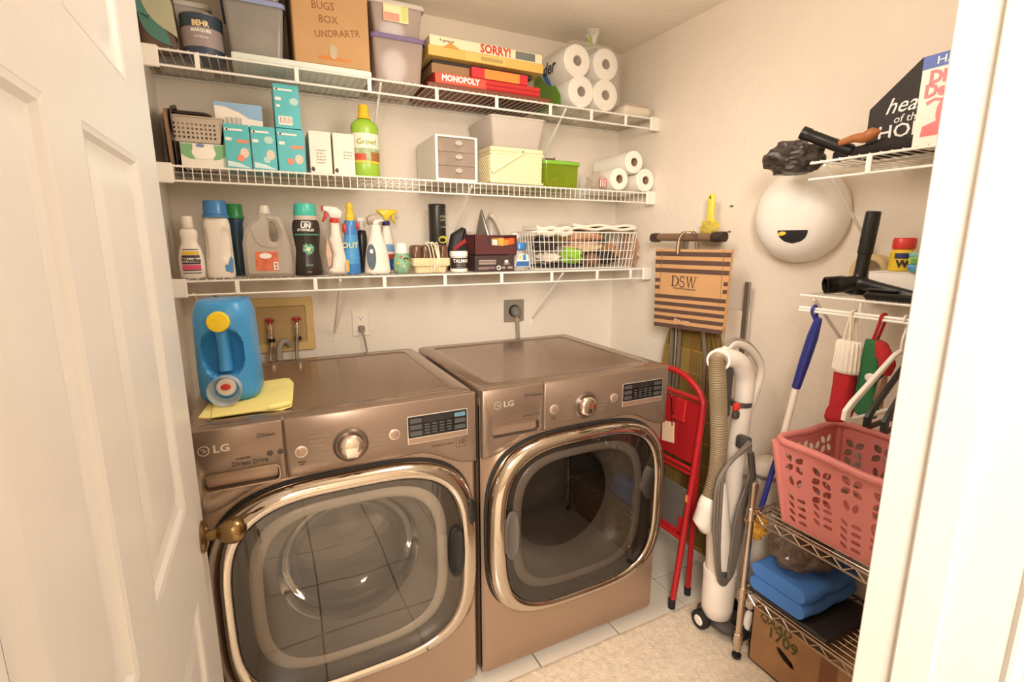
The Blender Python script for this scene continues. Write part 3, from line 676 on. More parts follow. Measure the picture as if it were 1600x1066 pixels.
MB().plate([(-.071, .070), (-.071, .060), (-.04, .058), (0, .044), (.03, .026), (.071, .022), (.071, .072), (-.071, .072)], (), 'xz', -.0458, -.0445).build('carton_print', SKY, t)
for i in range(11): MB().b2((-.042+i*.0045, -.0462, .006), (-.042+i*.0045+.001+.0012*(i % 3 == 1), -.0445, .026)).build('barcode_bar', pm('barcode2', '#8d7f76', .6), t)
for x, lb, tx in ((.862, 'white carton with handwritten note standing right of teal cartons', ('1 1/4 IN', 'WIDE', 'Trash', 'BAG 13', 'SMALL')), (.942, 'white carton with handwritten note beside the green plant food bottle', ('KELLY', 'TUB MAT', 'BATH'))):
    t = thing('white_carton', lb, 'box', (x, -.215, B2), 0, 'pair of white cartons on the middle shelf')
    carton(t, .073, .14, .142, pm('carton_white', '#efe3d4', .55))
    o = MB()
    for i, n_ in enumerate((6, 5, 6, 6, 5) if x < .9 else (6, 6, 5)):
        for k in range(n_):
            xx = -.014+k*.0056+(0 if x < .9 else .012)+.001*math.sin(k*3+i); zz = .078-i*.0105
            a = math.sin(k*5.1+i*2.3+x*30)
            o.box((xx, -.0703, zz), (.0009, .001, .006), 0, (0, a*.7, 0)); o.box((xx+.0016, -.0703, zz+.001*a), (.0036, .001, .0009), 0, (0, a, 0))
    o.build('handwriting', INK, t, kind='stuff')
    q = MB(); q.blob((-.028, -.071, .014), (.006, .003, .008), 2, .3, 2); q.build('carton_tab', pm('tab_dark', '#5b4c42', .6), t)
t = thing('plant_food_bottle', 'lime green plant food bottle with yellow cap beside white cartons', 'bottle', (1.031, -.215, B2), 0)
pf = [(.048, 0), (.051, .004), (.049, .05), (.0495, .14), (.051, .170), (.051, .182), (.046, .195), (.032, .207), (.0225, .212)]
MB().lathe(pf, n=32, sy=.7).build('bottle_body', pm('lime_plastic', '#9cc43b', .3), t)
q = MB(); shell(q, pf, .060, .158, -80, 80, .0008, 1, .7, 24, 12); q.build('label', pm('label_pale', '#e9ead6', .45), t)
q = MB(); shell(q, pf, .060, .105, -80, 80, .0013, 1, .7, 24, 8); q.build('label_picture', pm('label_sage', '#a9b98c', .5, var=.3, scale=40), t)
q = MB(); shell(q, pf, .060, .092, 15, 80, .0018, 1, .7, 12, 6); q.build('label_picture', pm('label_brown', '#a56c3a', .5, var=.3, scale=60), t)
q = MB(); shell(q, pf, .062, .085, -60, -5, .0018, 1, .7, 12, 6); q.build('label_picture', pm('label_tomato', '#d8562f', .5, var=.3, scale=60), t)
q = MB(); shell(q, pf, .052, .060, -80, 80, .0013, 1, .7, 24, 2); q.build('label_band', pm('label_yellow', '#f0c93c', .45), t)
text('Grow!', .028, pm('print_green', '#a8b046', .5), t, (0, -.0368, .127), bold=.0004, wrap=.09)
MB().lathe([(.0235, .212), (.025, .215), (.0205, .225), (.0185, .258), (.016, .262), (.001, .263)], n=24).build('cap', pm('cap_yellow', '#f2c230', .35), t)
# three drawer organiser
t = thing('drawer_organizer', 'white three-drawer organizer with clear fronts beside ivory picnic basket', 'organizer', (1.376, -.155, B2), 0)
w_, d_, h_ = .178, .25, .174
q = MB(); q.plate(rrect(w_, h_, .004, 2, 0, h_/2), [rrect(w_-.022, h_-.018, .003, 2, 0, h_/2+.001)], 'xz', -d_/2, d_/2, .001); q.build('organizer_frame', PWHITE, t)
MB().b2((-w_/2+.01, d_/2-.003, .008), (w_/2-.01, d_/2, h_-.008)).build('organizer_back', PWHITE, t)
for k in range(3):
    z = .010+k*.0525
    dr_ = MB().plate(rrect(w_-.026, .049, .003, 2, 0, z+.0245), (), 'xz', -d_/2+.003, -d_/2+.006).build('drawer', MT('drawer_smoke', '#b8a596', .5, .15), t)
    q = MB(); q.lathe([(.0, 0), (.015, .001), (.015, .008), (.013, .0085)], (.008, -d_/2+.003, z+.031), 18, sy=.62, axis='y'); q.build('drawer_pull', MT('pull_clear', '#cfc6bd', .7, .15), dr_)
    q = MB(); q.b2((-.07, -d_/2+.02, z+.002), (-.03-.01*k, d_/2-.03, z+.034)); q.b2((.02, -d_/2+.03, z+.002), (.06, .05, z+.025)); q.build('drawer_contents', pm(f'contents_{"abc"[k]}', ('#d9b083', '#e8d6b4', '#efe2c6')[k], .8), dr_)
    MB().b2((-w_/2+.012, -d_/2+.004, z-.002), (w_/2-.012, d_/2-.004, z)).build('drawer_floor', MT('drawer_smoke2', '#c8b9aa', .6, .2), dr_)
# picnic basket
t = thing('picnic_basket', 'ivory woven plastic picnic basket with lid under milky bin', 'basket', (1.648, -.155, B2), 0)
IV = pm('ivory_plastic', '#efe2b8', .45); q = MB(); w_, d_, h_ = .25, .25, .120
q.loft([[(a, b, z) for a, b in rrect(w_*k, d_*k, .012, 3)] for k, z in ((.985, .006), (1, h_))]); q.build('basket_body', IV, t)
q = MB()
for r in range(13):
    for c in range(24):
        x = -w_/2+.012+c*(w_-.024)/23; z = .016+r*.0079
        if (r+c) % 2: q.b2((x-.0048, -d_/2-.0018, z-.0032), (x+.0048, -d_/2+.001, z+.0032), .0008)
        if (r+c) % 2 == 0: q.b2((-w_/2-.0018, x-.0048, z-.0032), (-w_/2+.001, x+.0048, z+.0032), .0008)
q.build('weave', IV, t, kind='stuff')
q = MB(); q.b2((-w_/2-.003, -d_/2-.003, .004), (w_/2+.003, d_/2+.003, .012), .002); q.b2((-w_/2-.003, -d_/2-.003, h_-.002), (w_/2+.003, d_/2+.003, h_+.01), .003); q.build('basket_band', IV, t)
q = MB(); q.b2((-w_/2, -d_/2, h_+.011), (w_/2, d_/2, h_+.030), .004); q.build('lid', IV, t)
for sx in (-1, 1):
    for sy in (-1, 1): MB().b2((sx*.105-.008, sy*.105-.008, 0), (sx*.105+.008, sy*.105+.008, .006), .002).build('foot', IV, t)
q = MB(); q.T = Matrix.Translation((.02, -d_/2-.005, h_+.012)) @ Matrix.Rotation(math.radians(-31), 4, 'Y'); q.box((-.078, -.002, 0), (.175, .006, .018), .0028, None, 2); hb = q.build('handle', IV, t)
MB().lathe([(0, 0), (.004, 0), (.004, .002), (.001, .0025)], (.02, -d_/2-.009, h_+.014), 12, axis='y').build('handle_rivet', pm('rivet_dark', '#6a5a44', .5), hb)
t = thing('open_bin', 'milky open plastic bin sitting on the ivory picnic basket', 'storage bin', (1.655, -.155, B2+.151), 0)
crate(t, .255, .25, .118, MT('bin_milk', '#ddd2c6', .62, .3), .86)
q = MB(); q.tube([(a, b, .118) for a, b in rrect(.257, .252, .016, 4)]+[(.1285, .110, .118)], .0035, 6); q.build('bin_rim', MT('bin_milk_rim', '#eadfd0', .8, .3), t)
# lunch box
t = thing('lunch_container', 'green clear lunch container of coloured leaves beside ivory picnic basket', 'container', (1.882, -.165, B2), 0)
crate(t, .185, .20, .112, MT('lime_clear', '#a9c034', .30, .12, '#dfe9a0'), .96, .02, lid=MT('lime_lid', '#8fce3d', .75, .2), name='container_body')
LC = [pm('bit_orange', '#cf6a33', .7), pm('bit_green', '#3d7a3a', .7), pm('bit_yellow', '#c9ae3b', .7)]
random.seed(3)
for k in range(9):
    x, y, z = ((-.055, -.07, .02), (-.03, -.065, .035), (0, -.07, .02), (-.01, -.072, .065), (.02, -.06, .05), (-.05, -.06, .075), (.05, -.06, .03), (.06, -.05, .06), (.0, -.0, .04))[k]
    q = MB(); q.blob((x, y, z), (.022, .016, .016), k, .35, 2); q.build('felt_piece', LC[(0, 0, 0, 1, 1, 1, 2, 2, 0)[k]], t)
t = thing('purple_clip', 'small purple toy clip resting on the green container lid', 'clip', (1.868, -.175, B2+.1175), .1)
PU = pm('purple_plastic', '#8a4d5e', .4); q = MB(); q.tube([(-.026, 0, .018), (.026, 0, .02)], .0035, 8); q.box((.026, 0, .020), (.006, .006, .014), .001); q.build('clip_bar', PU, t)
q = MB(); q.loft([[(a*k, b*k, z) for a, b in sellipse(.016, .012, 2, 14)] for k, z in ((1, 0), (.8, .008), (.3, .016))]); q.build('clip_base', pm('clip_dark', '#5d3b40', .5), t)
# single paper towels
for lb, c, r in (('paper towel roll lying on top of two others at middle shelf end', (2.260, 1.846), .052), ('paper towel roll in torn clear wrap beside green container', (2.177, 1.765), .051), ('larger paper towel roll at the right wall corner of middle shelf', (2.334, 1.767), .054)):
    t = thing('paper_towel_roll', lb, 'paper towels', (c[0], -.165, c[1]), 0, 'loose paper towel rolls'); 
    roll(t, (0, 0), r, -.132, .132, .0195)
t = thing('torn_plastic_wrap', 'torn clear plastic wrap with red print hanging beside paper towel roll', 'plastic wrap', (2.09, -.22, B2), 0)
q = MB(); q.blob((.0, 0, .045), (.03, .06, .043), 5, .35, 3, 2.5, .95); q.build('wrap_film', MT('crinkle_film', '#e6d2bf', .3, .15), t, 10)
q = MB(); q.b2((-.02, -.068, .012), (.018, -.064, .05)); lb_ = q.build('wrap_label', pm('wrap_red', '#b94a4a', .5), t)
for i in range(3): MB().b2((-.017+i*.012, -.0688, .014), (-.012+i*.012, -.0678, .047)).build('wrap_stripe', LABELW, lb_)
# ---- bottom shelf
B3 = D3+.001
def bottle(name, lb, x, y, prof, mat, sy=.7, cap=None, capm=None, capname='cap', cat='bottle', n=32, rz=0, sx=1):
    t = thing(name, lb, cat, (x, y, B3), rz)
    MB().lathe(prof, n=n, sx=sx, sy=sy).build('bottle_body', mat, t, 50)
    if cap: MB().lathe(cap, n=24).build(capname, capm, t, 40)
    return t
BW_ = pm('bottle_white', '#efe5d6', .4)
p1 = [(.033, 0), (.037, .004), (.0385, .04), (.037, .075), (.030, .105), (.0235, .12), (.0235, .128), (.0265, .145), (.026, .158), (.020, .166), (.0155, .168)]
t = bottle('softener_bottle', 'white bottle with striped colour label at left end of bottom shelf', .427, -.215, p1, BW_, .62, [(.016, .168), (.017, .170), (.017, .192), (.0165, .195), (.0165, .205), (.015, .208), (.001, .208)], BW_)
for z0, z1, c in ((.096, .099, '#3b3a56'), (.079, .092, '#dcb83c'), (.070, .078, '#3b3346'), (.055, .068, '#ece0cf'), (.048, .054, '#3a2f45'), (.030, .046, '#d94d72'), (.026, .029, '#3b3a56'), (.017, .020, '#3b3a56')):
    q = MB(); shell(q, p1, z0, z1, -44, 44, .0009, 1, .62, 14, 2); q.build('label_stripe', pm('stripe_'+c[1:], c, .5), t)
text('Woolite', .017, pm('print_dark', '#2b2740', .5), t, (0, -.0247, .0615), bold=.0006, wrap=.09)
# white detergent bottle with blue cap and side grips
t = thing('detergent_bottle', 'white detergent bottle with big blue cap beside striped softener bottle', 'bottle', (.512, -.205, B3), 0)
def gripbody(W, D, H, mat, t, recess=.010, nm='bottle_body'):
    q = MB(); R = []; nz = 28; n = 72
    for i in range(nz+1):
        z = H*i/nz; f = z/H
        k = 1 if f < .86 else lerp(1, .86, ((f-.86)/.14)**2)
        if f < .04: k = lerp(.94, 1, f/.04)
        ring = []
        for a, b in sellipse(W/2*k*(1-.1*max(0, f-.1)), D/2*k, 2.8, n):
            s = 1
            for cx_, hw in ((-.040, .010), (.024, .014)):
                dz = (f-.56)/.27
                e = ((a-cx_)/hw)**4+dz**4
                if b < 0 and e < 1: b += recess*(1-e)**.6
            ring.append((a, b, z))
        R.append(ring)
    q.loft(R); return q.build(nm, mat, t, 50)
gripbody(.088, .06, .205, BW_, t)
MB().lathe([(.0385, .205), (.041, .206), (.041, .213), (.037, .216), (.0355, .258), (.033, .262), (.001, .263)], n=32).build('cap', pm('cap_blue', '#3f80bd', .3), t)
q = MB(); q.plate([(.012, .022), (.038, .018), (.041, .06), (.036, .075), (.024, .045), (.010, .045)], (), 'xz', -.0295, -.027); q.build('label', pm('label_blue', '#5b93c9', .45), t)
p3 = [(.029, 0), (.032, .003), (.0275, .04), (.024, .09), (.023, .15), (.025, .19), (.030, .205), (.028, .21)]
t = bottle('scent_bottle', 'dark blue waisted bottle with green cap behind white detergent bottle', .566, -.115, p3, pm('bottle_petrol', '#2e4c63', .3), .75, [(.031, .207), (.0325, .213), (.0285, .224), (.027, .256), (.025, .259), (.001, .26)], pm('cap_green', '#2f9150', .3))
# clear jug
t = thing('distilled_water_jug', 'clear plastic gallon jug with orange label and hollow handle', 'jug', (.664, -.19, B3), 0)
JUG = MT('jug_clear', '#d9cdbf', .50, .25)
outl = [(-.078, .01), (-.07, 0), (.07, 0), (.078, .01), (.079, .06), (.076, .115), (.066, .16), (.054, .205), (.042, .215), (.02, .216), (.018, .222), (-.022, .222), (-.026, .21), (-.05, .19), (-.068, .16), (-.078, .12)]
hole = [(.012, .195), (.028, .193), (.040, .165), (.040, .135), (.030, .122), (.016, .125), (.010, .14), (.010, .18)]
q = MB(); q.plate(outl, [hole], 'xz', -.045, .045, .012); q.build('jug_body', JUG, t, 40)
q = MB(); q.tube(smoothpts([(-.045, -.046, .17), (-.035, -.048, .135), (-.015, -.048, .112), (.03, -.047, .105), (.05, -.046, .12)], 4), .003, 6); q.build('moulded_seam', JUG, t)
MB().lathe([(.019, .222), (.021, .224), (.019, .238), (.016, .252), (.001, .254)], n=20).build('cap', MT('cap_milk', '#efe4d4', .85, .3), t)
q = MB(); q.plate(rrect(.075, .068, .003, 2, -.004, .055), (), 'xz', -.0462, -.0448); lb_ = q.build('label', pm('label_orange', '#dc6b45', .5, var=.28, scale=45), t)
q = MB(); q.plate(sellipse(.020, .010, 2, 20, -.008, .074), (), 'xz', -.0472, -.046); q.build('label_oval', LABELW, lb_)
q = MB(); q.b2((.016, -.047, .024), (.031, -.046, .052)); q.build('label_box', LABELW, lb_)
for k in range(2):
    q = MB(); q.b2((.020, -.0478, .028+k*.012), (.0275, -.0468, .036+k*.012)); q.build('label_code', pm('code_grey', '#8d7b70', .6), lb_)
p5 = [(.047, 0), (.050, .003), (.046, .04), (.041, .085), (.041, .10), (.046, .14), (.0485, .17), (.047, .192), (.041, .203)]
t = bottle('scent_booster_bottle', 'black waisted scent booster bottle with turquoise cap and flower print', .800, -.21, p5, pm('bottle_black', '#2f2620', .28), .72)
MB().lathe([(.041, .203), (.0415, .206), (.040, .218)], n=28, sy=.8, cap1=False).build('neck_band', pm('neck_grey', '#cdbfae', .4), t)
MB().lathe([(.040, .218), (.041, .220), (.036, .258), (.034, .262), (.001, .263)], n=28, sy=.8).build('cap', pm('cap_turquoise', '#46c3b0', .3), t)
for s, sz, z, bo in (('downy', .011, .196, .0002), ('UN', .024, .181, .001), ('STOPABLES', .0115, .166, .0003)): text(s, sz, INKW, t, (-.004, -prof_r(p5, z)*.72-.001, z), bold=bo, wrap=.075, shear=.1)
q = MB(); shell(q, p5, .148, .152, -60, 60, .0009, 1, .72, 16, 1); q.build('label_line', pm('line_teal', '#4d9f88', .5), t)
random.seed(5); q = MB(); q2 = MB()
for k in range(26):
    a = 2*PI*k/26; r = .017+.009*random.random(); z0 = .097
    for rr in (q if k % 2 else q2,):
        x, z = math.cos(a), math.sin(a); px, pz = -z, x
        pts = [(x*.004+px*.002, z*.004+pz*.002), (x*r*.6+px*.003, z*r*.6+pz*.003), (x*r, z*r), (x*r*.6-px*.003, z*r*.6-pz*.003), (x*.004-px*.002, z*.004-pz*.002)]
        rr.plate([(u, v+z0) for u, v in pts], (), 'xz', -.0325-.0003*(k % 3), -.0295)
q.build('flower_print', pm('flower_teal', '#3f9a84', .5), t, kind='stuff'); q2.build('flower_print', pm('flower_mint', '#8fc7a8', .5), t, kind='stuff')
q = MB(); q.plate(sellipse(.008, .008, 2, 16, 0, .097), (), 'xz', -.0338, -.0295); q.build('flower_heart', pm('flower_cream', '#dfe0b0', .5), t)
text('FRESH', .009, pm('flower_mint', '#8fc7a8', .5), t, (0, -.0342, .038), wrap=.08); text('fl oz', .007, INKW, t, (0, -.0352, .014), wrap=.08)
def trigger(t, zb, body, lever, s=1, face=-1, reach=.05, nozzle=None):
    """spray head: shroud along x, lever under the nose; face -1 = nose to the left"""
    f = face
    q = MB(); q.plate([(f*-.026*s, zb+.008), (f*-.03*s, zb+.030*s), (f*-.012*s, zb+.046*s), (f*.022*s, zb+.050*s), (f*reach*s, zb+.048*s), (f*reach*s, zb+.032*s), (f*.022*s, zb+.026*s), (f*.014*s, zb+.006), (f*-.012*s, zb+.004)], (), 'xz', -.011, .011, .004)
    q.build('spray_head', body, t, 50)
    q = MB(); q.plate([(f*.020*s, zb+.026*s), (f*.034*s, zb+.028*s), (f*.036*s, zb+.012*s), (f*.044*s, zb-.006*s), (f*.040*s, zb-.010*s), (f*.026*s, zb+.006*s)], (), 'xz', -.008, .008, .003); q.build('trigger', lever, t, 50)
    if nozzle:
        q = MB(); q.b2((f*(reach)*s-.004, -.010, zb+.032*s), (f*(reach)*s+.005, .010, zb+.050*s), .002); q.build('nozzle', nozzle, t)
    MB().lathe([(.016, 0), (.0165, .002), (.0165, .014), (.013, .018)], (0, 0, zb-.012), 20).build('collar', body if not nozzle else lever, t)
REDP = pm('red_plastic', '#d23a30', .35)
t = thing('spray_bottle', 'white spray bottle with red and white trigger beside black scent bottle', 'spray bottle', (.902, -.205, B3), 0)
q = MB(); q.plate([(-.034, .004), (-.03, 0), (.033, 0), (.036, .004), (.034, .06), (.022, .13), (.016, .195), (-.016, .195), (-.018, .15), (-.026, .135), (-.022, .12), (-.012, .08), (-.018, .03), (-.03, .022)], (), 'xz', -.024, .024, .010); q.build('bottle_body', BW_, t, 50)
q = MB(); q.plate([(-.036, .026), (-.022, .032), (-.015, .075), (-.026, .13), (-.036, .14), (-.040, .08)], (), 'xz', -.012, .012, .004); q.build('grip_label', pm('grip_pinkish', '#cfae98', .4, var=.2, scale=40), t)
trigger(t, .207, PWHITE, REDP, 1.0, -1, .040, REDP)
t = thing('spray_bottle', 'blue ridged spray bottle with yellow nozzle and red shoulders', 'spray bottle', (.962, -.195, B3), 0)
pb = [(.030, 0), (.032, .004), (.030, .07), (.027, .13), (.024, .18), (.023, .20), (.018, .208)]
MB().lathe(pb, n=28, sy=.8).build('bottle_body', pm('bottle_blue', '#3f83c6', .3), t)
q = MB(); shell(q, pb, .04, .15, -70, 50, .001, 1, .8, 16, 8); q.build('label', pm('label_sky', '#4b9bd3', .4, var=.15, scale=50), t)
text('OUT', .03, pm('print_yellow', '#efe09a', .5), t, (-.008, -.0265, .11), bold=.0006, wrap=.05)
q = MB(); shell(q, pb, .01, .055, -80, -30, .0012, 1, .8, 8, 6); q.build('label_splash', pm('label_sun', '#e6bf45', .5), t)
q = MB(); q.blob((-.022, -.004, .175), (.010, .012, .022), 1, .1, 2); q.blob((.024, -.004, .185), (.008, .012, .016), 2, .1, 2); q.build('shoulder_tab', REDP, t)
MB().lathe([(.0165, .204), (.0175, .208), (.0175, .232), (.012, .236), (.012, .25), (.014, .254), (.010, .272), (.001, .274)], n=20).build('nozzle_cap', pm('cap_lemon', '#eccb3a', .35), t)
p7 = [(.019, 0), (.020, .003), (.020, .15), (.017, .168), (.011, .172)]
t = bottle('pump_bottle', 'slim black bottle with white pump behind two spray bottles', 1.02, -.10, p7, pm('bottle_dark', '#2c2725', .3), 1)
MB().lathe([(.012, .172), (.012, .188), (.006, .19), (.006, .205)], n=16).build('collar', PWHITE, t); MB().b2((-.018, -.008, .205), (.012, .008, .222), .003).build('pump_head', PWHITE, t)
# white teardrop spray
t = thing('spray_bottle', 'white pear-shaped spray bottle with grey head and oval label', 'spray bottle', (1.056, -.21, B3), 0)
pw = [(.047, 0), (.051, .004), (.051, .018), (.0495, .022), (.047, .055), (.040, .10), (.028, .14), (.021, .165), (.0185, .19)]
MB().lathe(pw, n=36, sy=.72).build('bottle_body', BW_, t, 50)
q = MB(); q.plate([(u*.8, v) for u, v in sellipse(.021, .050, 2, 24, -.034, .066)], (), 'xz', -.0337, -.022, .0006); lb_ = q.build('oval_label', pm('oval_slate', '#55636f', .45, var=.25, scale=60), t)
q = MB(); q.plate(sellipse(.0065, .009, 2, 16, -.0275, .088), (), 'xz', -.0345, -.033); q.build('label_spot', LABELW, lb_)
HG = pm('head_taupe', '#b3a491', .4)
q = MB(); q.plate([(-.030, .195), (-.034, .218), (-.018, .230), (.008, .232), (.030, .222), (.040, .206), (.034, .203), (.014, .206), (.010, .19), (-.012, .19), (-.016, .200), (-.026, .188)], (), 'xz', -.013, .013, .005); q.build('spray_head', HG, t, 50)
q = MB(); q.plate([(-.014, .198), (-.006, .212), (.024, .214), (.036, .204), (.012, .20), (.010, .188), (-.012, .188)], (), 'xz', -.0145, .0145, .004); q.build('head_side', BW_, t, 50)
t = thing('spray_bottle', 'slim spray bottle with yellow trigger and navy collar behind pear-shaped bottle', 'spray bottle', (1.118, -.115, B3), 0)
py = [(.030, 0), (.032, .004), (.030, .10), (.022, .15), (.015, .185), (.014, .20)]
MB().lathe(py, n=24, sy=.7).build('bottle_body', BW_, t)
q = MB(); shell(q, py, .008, .055, -75, 75, .001, 1, .7, 14, 4); q.build('label', pm('label_royal', '#2f5fa8', .45), t)
q = MB(); shell(q, py, .055, .075, -75, 75, .001, 1, .7, 14, 3); q.build('label_band', pm('label_redband', '#c9473d', .45), t)
q = MB(); shell(q, py, .085, .115, -20, 70, .001, 1, .7, 14, 3); q.build('label_patch', pm('label_azure', '#6d9ac9', .45), t)
MB().lathe([(.0155, .192), (.016, .194), (.016, .208), (.013, .210)], n=20).build('collar', pm('collar_navy', '#2f2f6a', .35), t)
YL = pm('trigger_yellow', '#ecd02f', .35); q = MB(); q.plate([(-.036, .246), (-.03, .256), (.046, .256), (.046, .240), (.030, .236), (.014, .225), (.008, .210), (-.01, .210), (-.012, .228)], (), 'xz', -.011, .011, .004); q.build('spray_head', YL, t, 50)
q = MB(); q.plate([(.024, .238), (.034, .238), (.034, .218), (.040, .202), (.034, .200), (.026, .215)], (), 'xz', -.007, .007, .003); q.build('trigger', YL, t, 50)
pa = [(.030, 0), (.034, .006), (.036, .03), (.033, .06), (.026, .08), (.024, .085)]
t = bottle('air_freshener', 'small cone air freshener with floral print and white top', 1.155, -.21, pa, pm('fresh_green', '#7fae8a', .45, var=.3, scale=50), .8, None)
MB().lathe([(.0265, .078), (.025, .10), (.019, .118), (.012, .122), (.001, .123)], n=24, sy=.8).build('cap', PWHITE, t)
random.seed(9)
for k, c in enumerate(('#dd8f80', '#e3c24d', '#c95d55', '#e7b9a5', '#d6b64a', '#c95d55', '#e7b9a5')):
    a = -60+k*20; z = .014+.013*((k*2) % 5); q = MB(); r = prof_r(pa, z)+.0012
    q.T = Matrix.Rotation(math.radians(a), 4, 'Z'); q.lathe([(.0, -.001), (.006, 0), (.0055, .0012)], (0, -r*(.8+.2*abs(math.sin(math.radians(a)))), z), 8, axis='y'); q.build('printed_flower', pm('fl_'+c[1:], c, .5), t)
q = MB(); q.plate(sellipse(.010, .005, 2, 14, .010, .058), (), 'xz', -.029, -.024); q.build('label', BLACK, t)
# cream base with brown ribbed top and cord
t = thing('cord_caddy', 'cream box with brown ribbed covers and looped white cord beside floral air freshener', 'caddy', (1.268, -.21, B3), 0)
CRM = pm('cream_plastic', '#e6d3a4', .45); BRN = MT('brown_smoked', '#6f4a34', .8, .2)
q = MB(); q.loft([[(a, b, z) for a, b in rrect(.158-2*i, .10-2*i, .012, 4)] for i, z in ((.014, 0), (.010, .026), (.002, .027), (0, .03), (0, .058), (.002, .060))]); q.build('caddy_base', CRM, t)
for k in range(4):
    x = -.057+k*.038; q = MB(); q.loft([[(a, b, z) for a, b in rrect(.036-2*i, .084-2*i, .010, 4, x, 0)] for i, z in ((0, .058), (.001, .102), (.006, .111), (.014, .113))]); q.build('brown_cover', BRN, t)
q = MB()
for k in range(3): q.tube(smoothpts([(-.004+k*.010, -.052, .004), (-.006+k*.014, -.056, .05), (-.012+k*.013, -.05, .10), (-.02+k*.022, -.03, .122), (.012+k*.008, -.04, .112), (.022+k*.004, -.055, .06), (.004+k*.012, -.053, .004)], 5), .0022, 6)
q.build('cord', pm('cord_cream', '#efe0c0', .5), t)
pt_ = [(.036, 0), (.037, .002), (.037, .27), (.0385, .271), (.0385, .283), (.036, .286), (.001, .287)]
t = bottle('tennis_ball_can', 'tall black cylinder with yellow emblem standing behind cream caddy', 1.345, -.10, pt_, pm('can_black', '#2c2a25', .3), 1, cat='canister')
q = MB(); q.plate(sellipse(.020, .016, 2, 20, .012, .135), [sellipse(.014, .009, 2, 16, .010, .133)], 'xz', -.0385, -.034); q.build('emblem', pm('emblem_yellow', '#c9b93c', .45), t)
for s, z, sz in (('EXTRA', .232, .013), ('DUTY', .217, .013), ('PLAY BALL', .188, .008)): text(s, sz, pm('print_sand', '#c9bd9c', .5), t, (.012, -.0375, z), wrap=.0375)
# clip-together bag of odds and ends
t = thing('black_red_pouch', 'black and red zip pouch behind black jar with white lid', 'pouch', (1.428, -.13, B3), 0, None)
q = MB(); q.puff([(-.045, 0), (.045, 0), (.045, .14), (.035, .185), (.02, .19), (-.03, .16), (-.045, .10)], .06, 'xz', 0, 3, .02); q.build('pouch_body', pm('pouch_black', '#2a282b', .6), t)
for o, c in (([(-.03, .10), (.0, .125), (.04, .15), (.04, .13), (-.0, .105), (-.03, .085)], '#a7282b'), ([(-.045, .02), (.0, .02), (.0, .062), (-.045, .068)], '#c22f2f'), ([(-.03, .078), (.02, .092), (.03, .088), (.01, .078)], '#2f6b4a')):
    q = MB(); q.plate(o, (), 'xz', -.034, -.026, .002); q.build('pouch_patch', pm('patch_'+c[1:], c, .5), t)
pj = [(.036, 0), (.0375, .003), (.0375, .012), (.036, .014), (.036, .062), (.034, .064)]
t = bottle('black_label_jar', 'short jar with white lid and black label before dark boxes', 1.392, -.235, pj, BW_, 1, [(.036, .063), (.0385, .065), (.0385, .083), (.036, .087), (.001, .0875)], PWHITE, 'lid', 'jar')
q = MB(); shell(q, pj, .015, .060, -85, 85, .0008, n=22); q.build('label', pm('label_black', '#2d2422', .5), t)
text('TALMAN', .020, INKW, t, (0, -.0372, .046), bold=.0005, wrap=.0372, sx=.95)
for z in (.034, .027, .020): q = MB(); shell(q, pj, z-.001, z+.001, -35, 35, .0013); q.build('label_line', pm('label_faint', '#9b8a80', .5), t)
# dark cartons
t = thing('dark_carton', 'dark brown carton with recycling marks under open red-brown carton', 'box', (1.545, -.205, B3), 0)
carton(t, .186, .13, .068, pm('carton_umber', '#43332e', .5)); f = -.0655
def bit(x0, x1, z0, z1, mat, k=0): MB().b2((x0, f-.0006-k*.0005, z0), (x1, f+.0003, z1)).build('carton_print', mat, t)
GRY = pm('print_taupe', '#a08e85', .5)
bit(-.075, .005, .042, .050, GRY); bit(-.075, .004, .030, .039, GRY); bit(-.078, .0, .008, .020, pm('print_mauve', '#84706c', .5)); bit(-.03, .002, .008, .012, pm('print_purple', '#4c3a6a', .5), 1)
q = MB(); q.plate(sellipse(.010, .010, 2, 16, .018, .015), [sellipse(.006, .006, 2, 12, .018, .015)], 'xz', f-.0006, f+.0004); q.plate(sellipse(.009, .007, 2, 16, .055, .042), (), 'xz', f-.0006, f+.0004); q.build('carton_mark', INKW, t)
bit(.034, .050, .010, .020, GRY); bit(.060, .085, .010, .020, GRY); bit(.042, .07, .028, .034, GRY)
t = thing('open_carton', 'red-brown open display carton on the dark carton', 'box', (1.553, -.205, B3+.070), 0)
RB = pm('carton_maroon', '#57292a', .5); w_, d_, h_ = .20, .12, .086
q = MB(); q.plate([(-w_/2, 0), (w_/2, 0), (w_/2, h_), (w_/2-.012, h_*.55), (.03, h_*.45), (-.035, h_*.5), (-.045, h_*.95), (-w_/2, h_)], (), 'xz', -d_/2, -d_/2+.002); q.b2((-w_/2, -d_/2, 0), (w_/2, d_/2, .002)); q.b2((-w_/2, -d_/2, 0), (-w_/2+.002, d_/2, h_)); q.b2((w_/2-.002, -d_/2, 0), (w_/2, d_/2, h_)); q.b2((-w_/2, d_/2-.002, 0), (w_/2, d_/2, h_)); q.build('carton_walls', RB, t)
for k, (x, c) in enumerate(((-.07, '#d8c3b4'), (-.03, '#40302c'), (.0, '#e3d4c4'), (.03, '#e8a748'), (.055, '#e0853c'), (.082, '#e2602f'))):
    q = MB(); q.b2((x-.013, -.05, .003), (x+.013, .05, .066+.006*(k % 2)), .002); q.build('packet', pm('packet_'+c[1:], c, .5), t)
